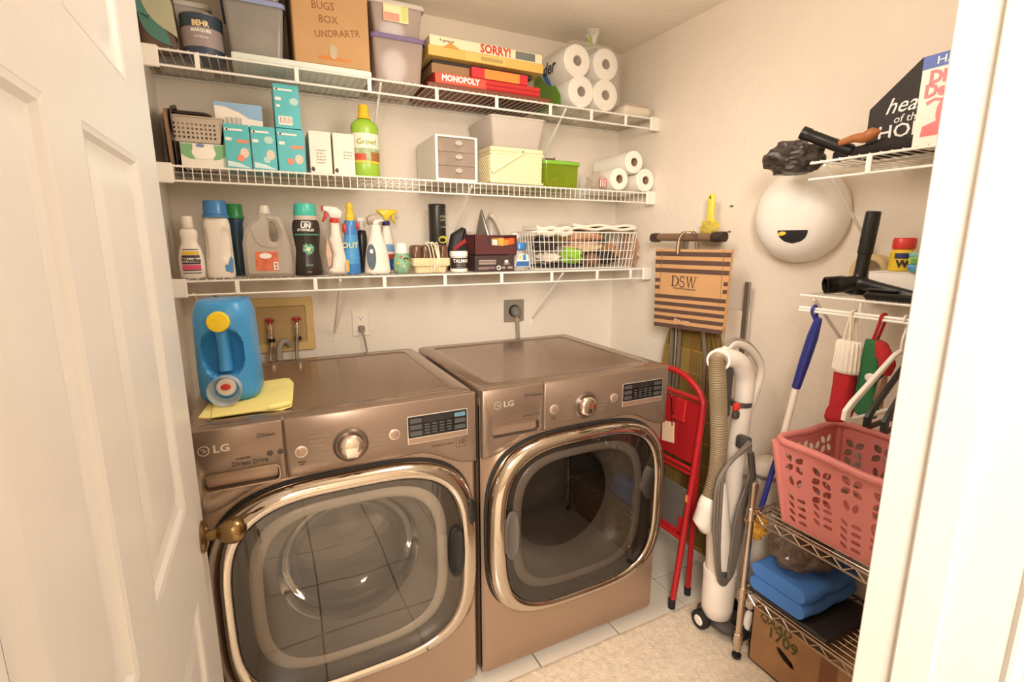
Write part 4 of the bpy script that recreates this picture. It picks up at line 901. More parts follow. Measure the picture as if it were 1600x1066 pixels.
# iron
t = thing('clothes_iron', 'grey steam iron standing on its heel behind open dark carton', 'iron', (1.622, -.060, B3), -1.15)
q = MB(); R = []
for z, a, b in ((0, .055, .045), (.02, .058, .05), (.12, .050, .045), (.20, .030, .034), (.25, .012, .018), (.262, .003, .006)): R.append([(x, y, z) for x, y in sellipse(a, b, 2.4, 24)])
q.loft(R); q.build('iron_body', pm('iron_grey', '#b5aa9c', .35), t, 50)
q = MB(); q.plate([(-.052, .02), (.05, .02), (.044, .14), (.0, .25), (-.01, .272), (-.016, .262), (-.05, .14)], (), 'xz', -.062, -.052, .003); q.build('soleplate', M('soleplate', '#9c948a', .25, .8), t, 40)
q = MB(); q.tube(smoothpts([(.03, -.045, .25), (.046, -.02, .225), (.062, .01, .15), (.066, .02, .05)], 5), .012, 10); q.build('iron_handle', pm('handle_pale', '#cfc4b4', .35), t)
t = thing('clear_plastic_bag', 'crumpled clear plastic bag stuffed between pouch and iron', 'plastic bag', (1.515, -.085, B3), 0)
q = MB(); q.blob((0, 0, .085), (.038, .03, .088), 8, .25, 3, 2, .95); q.build('bag_film', MT('bag_film', '#d8cbbb', .35, .2), t, 10)
pr_ = [(.044, 0), (.048, .004), (.047, .02), (.032, .07), (.024, .085), (.022, .094)]
t = bottle('cleaner_bottle', 'flared bottle with blue cap and blue label left of wire basket', 1.690, -.215, pr_, MT('bottle_clearblue', '#d6d2c8', .6, .2), .6, [(.030, .092), (.032, .094), (.032, .118), (.030, .122), (.001, .123)], pm('cap_azure', '#2f7fc4', .3))
q = MB(); q.plate([(-.038, .016), (.040, .016), (.030, .07), (-.016, .075)], (), 'xz', -.0315, -.024); lb_ = q.build('label', pm('label_whiteblue', '#dfe0dc', .45), t)
for o, c in (([(-.034, .018), (.036, .018), (.034, .040), (-.026, .040)], '#3a6ca6'), ([(-.016, .052), (-.006, .052), (-.006, .066), (-.013, .066)], '#d8c23f'), ([(.004, .046), (.020, .046), (.018, .07), (.004, .07)], '#3f86c0')):
    q = MB(); q.plate(o, (), 'xz', -.0322, -.03); q.build('label_print', pm('lp_'+c[1:], c, .45), lb_)
t = thing('white_ball', 'round white ball cap on top beside blue capped bottle', 'ball', (1.700, -.15, B3+.128), 0)
q = MB(); q.blob((0, 0, .021), (.021, .021, .021), 0, 0, 3); q.build('ball', PWHITE, t, 80)
q = MB(); q.lathe([(.012, -.12), (.012, -.01), (.008, .002)], n=14); q.build('ball_stem', MT('stem_clear', '#cfc7bc', .5, .2), t)
# ---- wire basket with cloths
WBx, WBy = 2.02, -.17; W2, Dp, Hh = .585, .235, .17
t = thing('wire_basket', 'white wire basket full of folded cloths at right of bottom shelf', 'basket', (WBx, WBy, B3), 0)
def wb(x, y): return (x, y)
for z, k in ((.004, .93), (.045, .95), (.085, .965), (.125, .98), (Hh, 1)):
    o = rrect(W2*k, Dp*k, .02, 3); q = MB(); q.tube([(a, b, z) for a, b in o]+[(o[0][0], o[0][1], z)], .0032 if z == Hh else .0016, 6); q.build('basket_rim' if z == Hh else 'basket_wire', WIRE, t)
q = MB()
for i in range(1, 24):
    x = -W2/2+i*W2/24
    for s_ in (-1, 1): q.tube([(x*.93, s_*Dp/2*.93, .004), (x, s_*Dp/2, Hh)], .0015, 5)
    q.tube([(x*.93, -Dp/2*.93, .003), (x*.93, Dp/2*.93, .003)], .0015, 5)
for i in range(0, 9):
    y = -Dp/2+(i+.5)*Dp/9
    for s_ in (-1, 1): q.tube([(s_*W2/2*.93, y*.93, .004), (s_*W2/2, y, Hh)], .0015, 5)
q.build('upright_wires', WIRE, t, kind='stuff')
def cloth(name, lb, c, d, col, seed, amp=.28, cat='cloth', rot=None, fr=2.2, sub=3):
    o = MB(); o.blob((0, 0, 0), d, seed, amp, sub, fr)
    ob = o.build(name, pm('cloth_'+col[1:], col, .9, var=.06, bump=.15, bscale=120), None, 50)
    ob.location = c; ob.rotation_euler = rot or (0, 0, 0); return tag(ob, lb, cat, 'cloths in the wire basket')
bz = B3
def fold(name, lb, c, w, d, h, col, rz=0, layers=2, cat='cloth', group='cloths in the wire basket', tilt=(0, 0)):
    t = thing(name, lb, cat, c, 0, group, (tilt[0], tilt[1], rz)); mt = pm('cloth_'+col[1:], col, .92, var=.05, bump=.15, bscale=120)
    lh = h/layers
    for k in range(layers):
        q = MB(); nx = 16; R = []
        for i in range(nx+1):
            x = lerp(-w/2, w/2, i/nx); wob = .004*math.sin(i*.9+k*2); e = 1-.06*abs(2*i/nx-1)**8
            R.append([(x, y*e, lh*.5+k*lh+z+wob) for y, z in rrect(d-.004*k, lh*.98, lh*.49, 4)])
        q.loft(R); q.build('fold_layer', mt, t, 60)
    return t
fold('folded_cloth', 'rolled white cloth over the left end of wire basket', (1.862, -.17, bz+.152), .20, .15, .045, '#ece2d2', .05, 2)
fold('folded_cloth', 'long flat white towel lying across top of wire basket', (2.16, -.15, bz+.182), .36, .17, .028, '#efe5d6', -.06, 2)
cloth('peach_scarf', 'peach and brown cloth bunched beneath the flat white towel', (2.05, -.15, bz+.152), (.15, .075, .026), '#c49474', 4)
cloth('beige_cloth', 'beige cloth sagging in the middle of wire basket', (2.07, -.165, bz+.098), (.12, .08, .030), '#cdb08a', 5)
cloth('dark_sock', 'dark brown bundle in the upper left of wire basket', (1.84, -.185, bz+.112), (.055, .07, .036), '#3f342f', 6)
cloth('speckled_cloth', 'pale speckled cloth crumpled low in basket left end', (1.85, -.205, bz+.052), (.06, .055, .026), '#d3c4b4', 7, .4)
cloth('lime_cloth', 'lime green microfibre cloth in the wire basket', (1.97, -.205, bz+.06), (.055, .06, .04), '#9bd043', 8, .35)
cloth('black_cloth', 'black cloth lining the bottom of wire basket left half', (1.92, -.17, bz+.018), (.14, .085, .010), '#2b292b', 9, .2)
cloth('brown_pouch', 'small brown leather pouch low in middle of wire basket', (2.085, -.215, bz+.042), (.04, .045, .034), '#86604a', 10, .12)
cloth('black_belt', 'black strap bundle in right half of the wire basket', (2.16, -.2, bz+.05), (.08, .05, .03), '#2d2a29', 11, .35)
cloth('orange_bag', 'amber plastic bag crumpled at right end of wire basket', (2.225, -.17, bz+.07), (.04, .06, .05), '#b98a5e', 12, .4)
cloth('teal_cloth', 'pale teal cloth edge at the basket right end', (2.225, -.10, bz+.15), (.05, .03, .022), '#7f9c8d', 13, .3)
t = thing('crinkled_bag', 'crinkled tan plastic bag wedged between wire basket and wall', 'plastic bag', (2.352, -.17, B3), 0)
q = MB(); q.blob((0, 0, .085), (.026, .07, .09), 21, .35, 3, 2.4, .95); q.build('bag_film', MT('tan_film', '#c9a07a', .6, .2), t, 12)
# ---- back wall fittings under the shelves
t = thing('washer_outlet_box', 'recessed yellowish washer valve box in the wall behind blue jug', 'valve box', (.695, -.001, 1.135), 0)
YB = pm('box_yellowed', '#d8b878', .6)
MB().plate(rrect(.245, .225, .006, 2), [rrect(.185, .155, .004, 2, 0, .0)], 'xz', -.008, 0, .002).build('box_frame', YB, t)
MB().plate(rrect(.19, .16, .004, 2), (), 'xz', -.0012, .0).build('box_back', pm('box_inner', '#b99b68', .7), t)
for x in (-.045, .055):
    v = MB().lathe([(.012, -.05), (.012, -.03), (.009, -.028), (.009, -.01), (.013, -.008), (.013, .01), (.006, .012), (.006, .02)], (x, -.02, -.005), 14).build('valve', CHROME, t)
    q = MB(); q.tube([(x-.016, -.02, .022), (x-.006, -.022, .028), (x+.006, -.022, .028), (x+.016, -.02, .022)], .0065, 8); q.lathe([(.007, .012), (.008, .026), (.006, .030)], (x, -.02, -.002), 10); q.build('valve_handle', pm('valve_red', '#a52a24', .4), v)
    MB().lathe([(.014, -.06), (.014, -.045)], (x, -.02, -.005), 12).build('hose_nut', BLACK, v)
def hose(name, lb, pts, r, mat, cat='hose'): return tag(MB().tube(smoothpts(pts, 6), r, 10).build(name, mat, None, 60), lb, cat)
hose('supply_hose', 'braided steel water hose hanging from the right red valve', [(.748, -.026, 1.12), (.748, -.033, 1.10), (.742, -.036, 1.05), (.738, -.05, .98), (.736, -.08, .9)], .007, M('braid', '#a3968a', .35, .7))
hose('supply_hose', 'water hose hanging from left red valve behind blue jug', [(.65, -.026, 1.07), (.648, -.033, 1.05), (.642, -.036, 1.02), (.638, -.05, .98), (.636, -.08, .9)], .007, M('braid', '#a3968a', .35, .7))
hose('drain_hose', 'thick grey drain hose curving out of the valve box', [(.715, -.016, 1.05), (.706, -.024, 1.066), (.690, -.03, 1.068), (.676, -.038, 1.045), (.672, -.05, 1.0), (.672, -.08, .9)], .0125, pm('hose_grey', '#9b9184', .5))
hose('dangling_cord', 'thin brown cord drooping from the bottom shelf behind blue jug', [(.46, -.30, 1.298), (.485, -.22, 1.285), (.53, -.12, 1.24), (.56, -.06, 1.2), (.58, -.03, 1.17)], .003, pm('cord_brown', '#6a4a36', .6), 'cord')
hose('pale_cable', 'pale cord hanging from shelf left end behind blue jug', [(.425, -.25, 1.30), (.43, -.22, 1.25), (.44, -.18, 1.18), (.445, -.15, 1.06), (.45, -.14, .9)], .006, pm('cord_tan', '#d9b896', .5), 'cord')
t = thing('wall_outlet', 'white wall outlet with a grey plug above the washing machine', 'outlet', (1.011, -.001, 1.122), 0)
MB().plate(rrect(.072, .116, .004, 3), (), 'xz', -.006, 0, .002).build('outlet_plate', pm('plate_white', '#efe3d0', .4), t)
for z in (.021, -.021):
    s_ = MB().plate(sellipse(.017, .015, 3, 20, 0, z), (), 'xz', -.0075, -.005).build('socket', PWHITE, t)
    q = MB(); q.b2((-.008, -.0079, z), (-.006, -.007, z+.008)); q.b2((.006, -.0079, z), (.008, -.007, z+.008)); q.plate(sellipse(.0025, .0025, 2, 8, 0, z-.006), (), 'xz', -.0079, -.007); q.build('socket_slots', BLACK, s_)
t = thing('washer_plug', 'grey plug and cord in the lower socket of white outlet', 'plug', (1.011, -.009, 1.098), 0)
q = MB(); q.loft([[(a, y, b) for a, b in rrect(w_, h_, .005, 3, 0, c_)] for w_, h_, y, c_ in ((.028, .026, 0, 0), (.026, .024, -.014, -.002), (.018, .018, -.022, -.006))]); q.build('plug_body', pm('plug_grey', '#8f8376', .5), t)
q = MB(); q.tube(smoothpts([(.0, -.016, -.01), (.004, -.022, -.03), (.010, -.026, -.07), (.016, -.034, -.13), (.018, -.06, -.2)], 5), .0042, 8); q.build('plug_cord', pm('plug_grey', '#8f8376', .5), t)
t = thing('dryer_outlet', 'grey square dryer outlet plate with a fat plug above dryer', 'outlet', (1.770, -.001, 1.132), 0)
MB().plate(rrect(.112, .112, .006, 3), (), 'xz', -.007, 0, .002).build('outlet_plate', pm('plate_grey', '#8d8273', .45), t)
MB().plate(sellipse(.031, .031, 2, 28), (), 'xz', -.009, -.006).build('socket', BLACK, t)
t = thing('dryer_plug', 'dark grey angled dryer plug with cord dropping behind dryer', 'plug', (1.774, -.0105, 1.130), 0)
q = MB(); q.loft([[(a, y, b) for a, b in sellipse(w_, h_, 2.4, 20, 0, c_)] for w_, h_, y, c_ in ((.026, .027, 0, 0), (.025, .026, -.018, -.002), (.018, .02, -.03, -.008), (.012, .012, -.034, -.014))]); q.build('plug_body', pm('plug_slate', '#6f6a60', .5), t)
q = MB(); q.b2((-.012, -.03, -.052), (.012, -.012, -.034), .003); q.build('plug_clamp', pm('clamp_copper', '#c28a63', .35), t)
q = MB(); q.tube(smoothpts([(.0, -.02, -.02), (.0, -.024, -.06), (.0, -.028, -.1), (.0, -.04, -.2)], 5), .010, 8); q.build('plug_cord', pm('cord_olive', '#8b8371', .5), t)
# ---- on the washing machine
ZT = 1.0357
t = thing('yellow_cloth', 'folded pale yellow cloth lying on washer under blue jug', 'cloth', (.572, -.70, ZT), 0)
YC = pm('cloth_butter', '#efe08c', .9, var=.04, bump=.12, bscale=150)
yo = [(-.105, -.14), (-.08, -.155), (.03, -.15), (.085, -.165), (.11, -.145), (.118, -.06), (.128, .10), (.118, .165), (.03, .15), (-.05, .14), (-.09, .0)]
q = MB(); q.plate(yo, (), 'xy', .0035, .0, .001); q.build('cloth_under', YC, t)
q = MB(); q.plate([(-.075, -.165), (.02, -.155), (.06, -.158), (.105, -.142), (.113, -.05), (.122, .10), (.11, .155), (-.04, .13), (-.08, -.02)], [sellipse(.011, .006, 2, 14, .075, .07)], 'xy', .0075, .004, .0012); q.build('cloth_top', YC, t)
q = MB(); q.tube([(.055, -.158, .009), (.075, -.156, .011), (.106, -.143, .011)], [.006, .009, .007], 10); q.build('cloth_fold', YC, t)
t = thing('detergent_jug', 'large blue detergent jug with yellow cap lying on washer', 'jug', (.540, -.665, ZT+.009), math.radians(-6))
BJ = pm('jug_blue', '#3f93cf', .34, sss=0); q = MB(); R = []; n = 112; nz = 44; Hj = .272
for i in range(nz+1):
    f = i/nz; z = Hj*f
    k = 1-.16*max(0, (f-.80)/.2)**2.2-.10*max(0, (.08-f)/.08)**2; k2 = k*(1-.10*(f-.3) if f > .3 else 1)
    if i in (0, nz): k *= .985
    ring = []
    for a, b in sellipse(.0765*k2, .095*k, 3.2, n):
        zz = f
        if b < 0:
            ex = abs(a)/.050; ez = (f-.50)/.24
            e = ex**2.6+abs(ez)**2.6
            hmask = max(0, 1-(abs(a)/.017)**6) if f > .30 else 0
            if e < 1: b += .05*(1-e)**.55*(1-hmask)
            if e < 1 and hmask > 0 : b += .006*hmask*math.sin((f-.26)/.48*PI) if .26 < f < .74 else 0
            # lower front slopes to the spout
        ring.append((a, b-.012*f, z))
    R.append(ring)
q.loft(R); q.build('jug_body', BJ, t, 60)
q = MB(); q.lathe([(.020, 0), (.0265, .001), (.0265, .016), (.0245, .019), (.001, .020)], (0, -.1005, .223), 32, axis='y'); q.T = None; q.build('cap', pm('cap_sun', '#f0cf2a', .35), t, 40)
q = MB(); q.lathe([(.024, 0), (.024, .012), (.020, .016)], (0, -.090, .045), 24, axis='y'); q.build('spout', pm('spout_white', '#efe5da', .4), t)
q = MB(); q.lathe([(.012, .013), (.012, .018), (.009, .020)], (0, -.092, .047), 20, axis='y', sy=.7); q.build('spout_button', REDP, t)
q = MB(); q.lathe([(.030, 0), (.0385, .006), (.040, .036), (.0405, .040), (.0385, .040), (.037, .008), (.028, .004)], (0, -.094, .041), 32, axis='y', cap0=False, cap1=False); q.build('dosing_cup', MT('cup_clear', '#dbe0e4', .30, .1), t, 50)
# ================================================================ right side of the room
# ---- bag dispenser on the wall
t = thing('bag_dispenser', 'round white dispenser dome on right wall with a half-moon opening', 'dispenser', (XR-.001, -1.085, 1.565), -PI/2)
# local: x toward the camera side, y=0 wall, -y into the room
q = MB(); n = 48; R = []
for k, y in ((.158, 0), (.163, -.01), (.163, -.03), (.155, -.06), (.138, -.09), (.11, -.112), (.075, -.125), (.035, -.131), (.004, -.132)):
    R.append([(a, y, b) for a, b in sellipse(k, k*1.0, 2.05, n)])
q.loft(R, False, True); q.build('dispenser_dome', PWHITE, t, 60)
DP = [(.004, -.132), (.035, -.131), (.075, -.125), (.11, -.112), (.138, -.09), (.155, -.06), (.163, -.03)]
def domey(x, z):
    r = math.hypot(x, z)
    for (r0, ya), (r1, yb) in zip(DP, DP[1:]):
        if r <= r1: return lerp(ya, yb, max(0, (r-r0)/(r1-r0)))
    return -.03
q = MB(); cx_, cz_ = .040, -.052; rows = []
for i in range(9):
    k = i/8; w_ = .050*math.sqrt(max(.0004, 1-k*k)); z = cz_-.044*k
    rows.append([(cx_+w_*(-1+2*j/16), domey(cx_+w_*(-1+2*j/16), z)-.0015, z) for j in range(17)])
q.loft(rows, False, False, False); q.build('dispenser_opening', BLACKM, t)
q = MB(); q.T = Matrix.Translation((.008, -.126, -.062)) @ Matrix.Rotation(math.radians(-22), 4, 'X'); q.blob((0, -.002, 0), (.014, .004, .010), 4, .3, 2); q.build('yellow_bag_tip', pm('bag_yellow', '#d9c23a', .5), t)
# ---- upper right shelf
t = thing('black_duster_bag', 'crumpled black bag slumped on white dispenser top and shelf end', 'bag', (2.15, -1.185, 1.69), 0)
q = MB(); q.blob((0, .0, .035), (.075, .085, .052), 31, .26, 4, 2.2, .85); q.build('bag_body', pm('bag_black', '#3a302b', .42, var=.25, scale=14), t, 16)
t = thing('black_brush', 'long black brush lying along the upper right shelf front', 'brush', (2.18, -1.43, RD1+.001), 0)
q = MB(); R = []
for i in range(9):
    f = i/8; r = .026*(1-.25*abs(f-.5)*2); R.append([(a-.02*f, lerp(.13, -.13, f), b+r*.8+.002+.003*math.sin(i*2)) for a, b in sellipse(r*1.1, r*.8, 2.4, 14)])
q.loft(R); q.build('bristle_block', pm('bristle_black', '#241f1c', .85, bump=.8, bscale=220), t, 50)
t = thing('black_tube', 'short black vacuum tube resting across crumpled black bag', 'tube', (0, 0, 0), 0)
a_ = at(1253, 207, 'x', 2.10); b_ = at(1330, 236, 'x', 2.16); d_ = (b_-a_)
MB().loft([[tuple(p+u*math.cos(2*PI*i/20)*r+v*math.sin(2*PI*i/20)*r for p, u, v in zip(pt, ux, vx)) for i in range(20)] for pt, r, ux, vx in [(a_+d_*f, r, d_.orthogonal().normalized(), d_.cross(d_.orthogonal()).normalized()) for f, r in ((.25, .012), (.0, .013), (.0, .0185), (.15, .0185), (.17, .0165), (.55, .0165), (1, .0175))]], True, True).build('tube_body', BLACK, t)
t = thing('wood_handle', 'brown wooden brush handle lying on black brush before dark sign', 'handle brush', (0, 0, 0), 0)
pts = [at(1312, 224, 'x', 2.13), at(1335, 216, 'x', 2.13), at(1350, 215, 'x', 2.13), at(1365, 208, 'x', 2.13), at(1378, 204, 'x', 2.13)]
q = MB(); q.tube(smoothpts(pts, 4), [lerp(.008, .0155, min(1, i/10)) if i < 13 else .0155-.004*(i-12) for i in range(17)], 14); q.build('handle_body', M('handle_wood', '#a8663a', .4, var=.18, scale=25, stretch=(1, 4, 4)), t, 60)
SGN = M('sign_black', '#2f2824', .7, var=.12, scale=6, bump=.5, bscale=40, stretch=(1, 12, 1.0))
t = thing('house_sign', 'black house-shaped wooden sign with white lettering on upper shelf', 'sign', (2.215, -1.475, RD1+.001), -PI/2)
q = MB(); q.plate([(-.115, 0), (.115, 0), (.115, .135), (0, .236), (-.115, .135)], (), 'xz', -.010, .010, .0012); q.build('sign_board', SGN, t)
text('heart', .056, INKW, t, (-.074, -.0106, .130), bold=.0002, shear=.35, sx=.95, align='LEFT'); text('of the', .028, INKW, t, (-.050, -.0106, .095), shear=.15, align='LEFT')
def serif(mb, polys, y0, y1):
    for o in polys: mb.plate(o, (), 'xz', y0, y1)
text('HOME', .05, INKW, t, (-.086, -.0106, .064), bold=.0004, sx=1.05, align='LEFT')
t = thing('vacuum_box', 'white hand vacuum box with blue band and red lettering', 'box', (2.15, -1.632, RD1+.001), -PI/2)
carton(t, .21, .09, .205, pm('box_whitish', '#efe3d3', .5)); f = -.0452
q = MB(); q.b2((-.105, f-.0004, .175), (.105, f+.0003, .205)); q.build('box_band', pm('band_blue', '#3c57a6', .45), t)
text('HAND VAC', .024, INKW, t, (.0, f-.0006, .189), sx=1.25)
text('Dirt', .040, REDP, t, (-.088, f-.0005, .153), bold=.0018, align='LEFT', sx=.9); text('Devil', .040, REDP, t, (-.094, f-.0005, .123), bold=.0018, align='LEFT', sx=.9)
q = MB(); q.plate([(-.088, .100), (-.07, .107), (-.05, .102), (-.03, .108), (-.03, .102), (-.05, .096), (-.07, .101), (-.084, .092)], (), 'xz', f-.0006, f+.0003); q.build('box_swash', REDP, t)
q = MB(); q.plate([(-.09, .022), (.09, .022), (.09, .06), (.04, .075), (-.05, .058), (-.088, .045)], (), 'xz', f-.0006, f+.0003); q.plate(sellipse(.036, .046, 2, 24, -.028, .072), (), 'xz', f-.0008, f+.0003); q.build('box_picture', REDP, t)
# ---- lower right shelf
BL = BLACK; z0 = RD2+.001
t = thing('vacuum_crevice_wand', 'black upright vacuum wand standing behind the elbow nozzle', 'vacuum attachment', (2.215, -1.385, z0), 0, None, (math.radians(3), math.radians(2), 0))
MB().lathe([(.036, 0), (.036, .02), (.030, .035), (.020, .052), (.0185, .06), (.0185, .115), (.021, .117), (.0215, .20), (.0205, .235), (.017, .237), (.016, .2)], n=24, cap1=True, sy=.9).build('wand_body', BL, t, 40)
t = thing('elbow_nozzle', 'black elbow vacuum nozzle with round opening at lower shelf end', 'vacuum attachment', (0, 0, 0), 0)
A = at(1288, 457, 'x', 2.11); A.z = z0+.026
B = Vector((2.178, -1.405, z0+.034)); Cc = Vector((2.172, -1.462, z0+.026)); D_ = Vector((2.160, -1.56, z0+.0115))
q = MB(); P_ = smoothpts([A, A.lerp(B, .5), B, Cc, D_], 5); q.tube(P_, [.0245 if i < 6 else lerp(.022, .011, (i-6)/15) for i in range(len(P_))], 20, False)
d = (B-A).normalized(); u = d.orthogonal().normalized(); v = d.cross(u)
q.loft([[A+d*s+(u*math.cos(2*PI*i/20)+v*math.sin(2*PI*i/20))*r for i in range(20)] for s, r in ((.03, .0245), (.0, .0245), (-.001, .021), (.03, .019), (.035, .001))], False, True)
q.build('nozzle_body', BL, t, 50)
t = thing('flat_floor_tool', 'flat black vacuum floor tool lying below white box', 'vacuum attachment', (2.105, -1.60, z0), 0)
q = MB(); q.loft([[(a, b, z) for a, b in rrect(.06-2*i, .25-2*i, .012, 4)] for i, z in ((.004, 0), (0, .006), (0, .014), (.006, .019))]); q.b2((-.012, .05, .0195), (.012, .13, .028), .004); q.build('tool_body', BL, t)
t = thing('floor_tool', 'black brush tool behind the flat floor tool and nozzle', 'vacuum attachment', (2.325, -1.41, z0), 0)
q = MB(); q.loft([[(a, b, z) for a, b in rrect(.05-2*i, .17-2*i, .012, 4)] for i, z in ((.004, 0), (0, .006), (0, .02), (.008, .03))]); q.build('tool_body', BL, t)
t = thing('white_box', 'plain white box on lower right shelf under yellow spray can', 'box', (2.255, -1.552, z0), 0)
carton(t, .14, .25, .068, pm('box_plain', '#efe8df', .5), 'box_walls', .002)
q = MB(); q.box((0, 0, .0685), (.142, .252, .0015), .0005); q.build('lid', pm('box_plain', '#efe8df', .5), t)
zz = z0+.0705
t = thing('lubricant_can', 'yellow and blue spray can with red cap on white box', 'spray can', (2.262, -1.468, zz), 0)
MB().lathe([(.029, 0), (.030, .002), (.030, .050), (.024, .058), (.0235, .060)], n=28).build('can_body', pm('can_yellow', '#e6c02e', .35), t)
q = MB(); shell(q, [(.030, 0), (.030, .06)], .034, .049, -100, 100, n=20); q.build('label_band', pm('can_blue', '#27335f', .4), t)
o = text('WD', .027, INK, t, (-.0225, -.0228, .019), rot=(PI/2, 0, -PI/4), bold=.0012, wrap=.0303)
MB().lathe([(.0265, .060), (.0275, .062), (.0275, .086), (.0245, .091), (.001, .089)], n=28).build('cap', REDP, t)
for k, (h, c, lb) in enumerate(((.020, '#5aa0c8', 'blue sponge tub lowest beside yellow spray can on white box'), (.018, '#a9c25a', 'yellow-green sponge pack between the blue tub and pale lid'), (.013, '#7fb0a8', 'pale teal lid topmost on the sponge packs'))):
    t = thing('sponge_pack', lb, 'sponge', (2.205, -1.585, zz+.0008+(0, .0208, .0396)[k]), 0, 'sponge packs on white box')
    q = MB(); q.loft([[(a, b, z) for a, b in rrect(.075-2*i, .125-2*i, .012, 4)] for i, z in ((.006 if k == 0 else .002, 0), (0, h*.6), (.001, h))]); q.build('sponge_body', pm('sponge_'+c[1:], c, .5), t)
    if k == 1:
        q = MB(); q.b2((-.039, -.02, .003), (-.0372, .05, .015)); q.build('pack_label', pm('pack_green', '#5f9a52', .5), t)
t = thing('tape_roll', 'cream roll of masking tape standing behind the white box', 'tape', (2.355, -1.345, z0+.0565), PI/2)
q = MB(); q.lathe([(.040, -.024), (.056, -.024), (.056, .024), (.040, .024), (.040, -.024)], n=32, axis='y', cap0=False, cap1=False); q.build('tape_ring', pm('tape_cream', '#dcc48e', .6), t)
# ---- hung on the rod
RX, RZ = XR-.301, RD2-.042
def rodloop(mb, y, drop, r=.003, w=.008):
    mb.tube(smoothpts([(RX-.004, y, RZ-drop), (RX-w, y, RZ-.004), (RX-.004, y, RZ+.0045+r), (RX+.005, y, RZ+.0045+r), (RX+w, y, RZ-.004), (RX+.004, y, RZ-drop)], 5), r, 6)
NAVY = pm('navy_plastic', '#2b3488', .35)
t = thing('extension_duster', 'fluffy orange duster with navy grip and white pole hung by rod', 'duster', (RX, -1.345, RZ), 0)
y_ = -1.345; p0 = Vector((0, 0, -.012)); p1 = Vector((0, .125, -.235)); p3 = at(1222, 688, 'x', 2.035)-Vector((RX, -1.345, RZ)); 
pA = at(1279, 498, 'x', RX)-Vector((RX, y_, RZ)); pB = at(1244, 605, 'x', RX+.041)-Vector((RX, y_, RZ)); pC = at(1222, 690, 'x', RX+.041)-Vector((RX, y_, RZ)); pD = at(1203, 748, 'x', RX+.041)-Vector((RX, y_, RZ)); pE = at(1186, 806, 'x', RX+.041)-Vector((RX, y_, RZ))
q = MB(); q.tube(smoothpts([pA+Vector((0, 0, -.02)), (-.010, .0, -.010), (-.004, 0, .007), (.004, 0, .007), (.010, 0, -.010), pA+Vector((0, 0, -.02))], 5), .0045, 8); q.build('hang_loop', NAVY, t)
MB().tube([pA, pA.lerp(pB, .25), pA.lerp(pB, .6), pB], [.010, .0155, .0155, .013], 16).build('grip', NAVY, t)
MB().tube([pB, pC], .0105, 14).build('pole', pm('pole_white', '#efe4d4', .35), t)
MB().tube([pC, pD, pE], .009, 12).build('lower_pole', NAVY, t)
dd = (pE-pC).normalized(); q = MB(); random.seed(2)
q.blob(tuple(pE+dd*.035), (.035, .035, .055), 14, .35, 4, 5); q.build('duster_head', pm('duster_orange', '#e0a03c', .95, var=.2, scale=60, bump=1, bscale=200), t, 60)
t = thing('christmas_stocking', 'red plush stocking with white ribbed cuff hanging from rod', 'stocking', (RX, -1.455, RZ), -PI/2-.25)
q = MB(); q.puff([(.0, .0), (.035, .0), (.037, -.06), (.040, -.115), (.03, -.14), (-.005, -.15), (-.042, -.158), (-.056, -.145), (-.050, -.12), (-.04, -.105), (-.036, -.05), (-.037, 0)], .05, 'xz', 0, 4, .016)
for i, v in enumerate(q.v): q.v[i] = (v[0]*.78, v[1]*.85, v[2]*1.08-.155)
q.build('stocking_leg', pm('plush_red', '#b8232a', .95, bump=.9, bscale=200), t, 60)
q = MB(); n = 60; R = []
for z, k in ((-.075, .80), (-.082, .98), (-.12, 1.0), (-.155, 1.06), (-.165, 1.02), (-.168, .8)): R.append([((.036+.0018*math.cos(i*PI*2/3))*k*math.cos(2*PI*i/n), (.027+.0018*math.cos(i*PI*2/3))*k*math.sin(2*PI*i/n), z) for i in range(n)])
q.loft(R); q.build('ribbed_cuff', pm('cuff_white', '#efe6d8', .95, bump=.4, bscale=160), t, 60)
q = MB()
for dx in (-.012, .010): q.tube(smoothpts([(dx, -.012, -.085), (dx*.4, -.010, -.03), (.0, -.009, .0), (0, 0, .0085), (0, .009, 0), (dx*.4, .010, -.03), (dx, .012, -.085)], 5), .0028, 6)
q.build('hanging_cord', pm('cord_white', '#efe4d2', .8), t)
t = thing('christmas_stocking', 'green and red felt stocking with white oval hanging beside plush stocking', 'stocking', (RX, -1.530, RZ), -PI/2-.35)
G_ = pm('felt_green', '#2c6b3f', .95, bump=.4, bscale=160); 
def shift(q, dz):
    q.v = [(a, b, c+dz) for a, b, c in q.v]; return q
shift(MB().puff([(-.04, 0), (.0, .004), (.012, -.03), (.02, -.08), (.015, -.14), (.02, -.18), (.015, -.21), (-.02, -.218), (-.045, -.21), (-.05, -.17), (-.046, -.08)], .032, 'xz', 0, 4, .012), -.065).build('stocking_leg', G_, t, 60)
shift(MB().puff([(-.006, .004), (.012, .0), (.04, -.035), (.048, -.055), (.038, -.085), (.022, -.085), (.012, -.05), (.0, -.04)], .034, 'xz', 0, 3, .010), -.065).build('red_patch', pm('felt_red', '#b3262b', .95, bump=.4, bscale=160), t, 60)
shift(MB().puff(sellipse(.018, .013, 2, 18, .006, -.098), .012, 'xz', -.018, 3, .006), -.065).build('white_oval', PWHITE, t, 60)
shift(MB().puff([(.018, -.10), (.032, -.085), (.028, -.14), (.016, -.18), (.012, -.15)], .026, 'xz', 0, 3, .008), -.065).build('tan_patch', pm('felt_tan', '#a98672', .95), t, 60)
q = MB(); q.tube(smoothpts([(-.018, -.006, -.068), (-.004, -.007, -.02), (.0, -.008, .0), (0, 0, .0085), (0, .008, 0), (-.004, .007, -.02), (-.018, .006, -.068)], 5), .004, 6); q.build('hanging_loop', pm('felt_red', '#b3262b', .95), t)
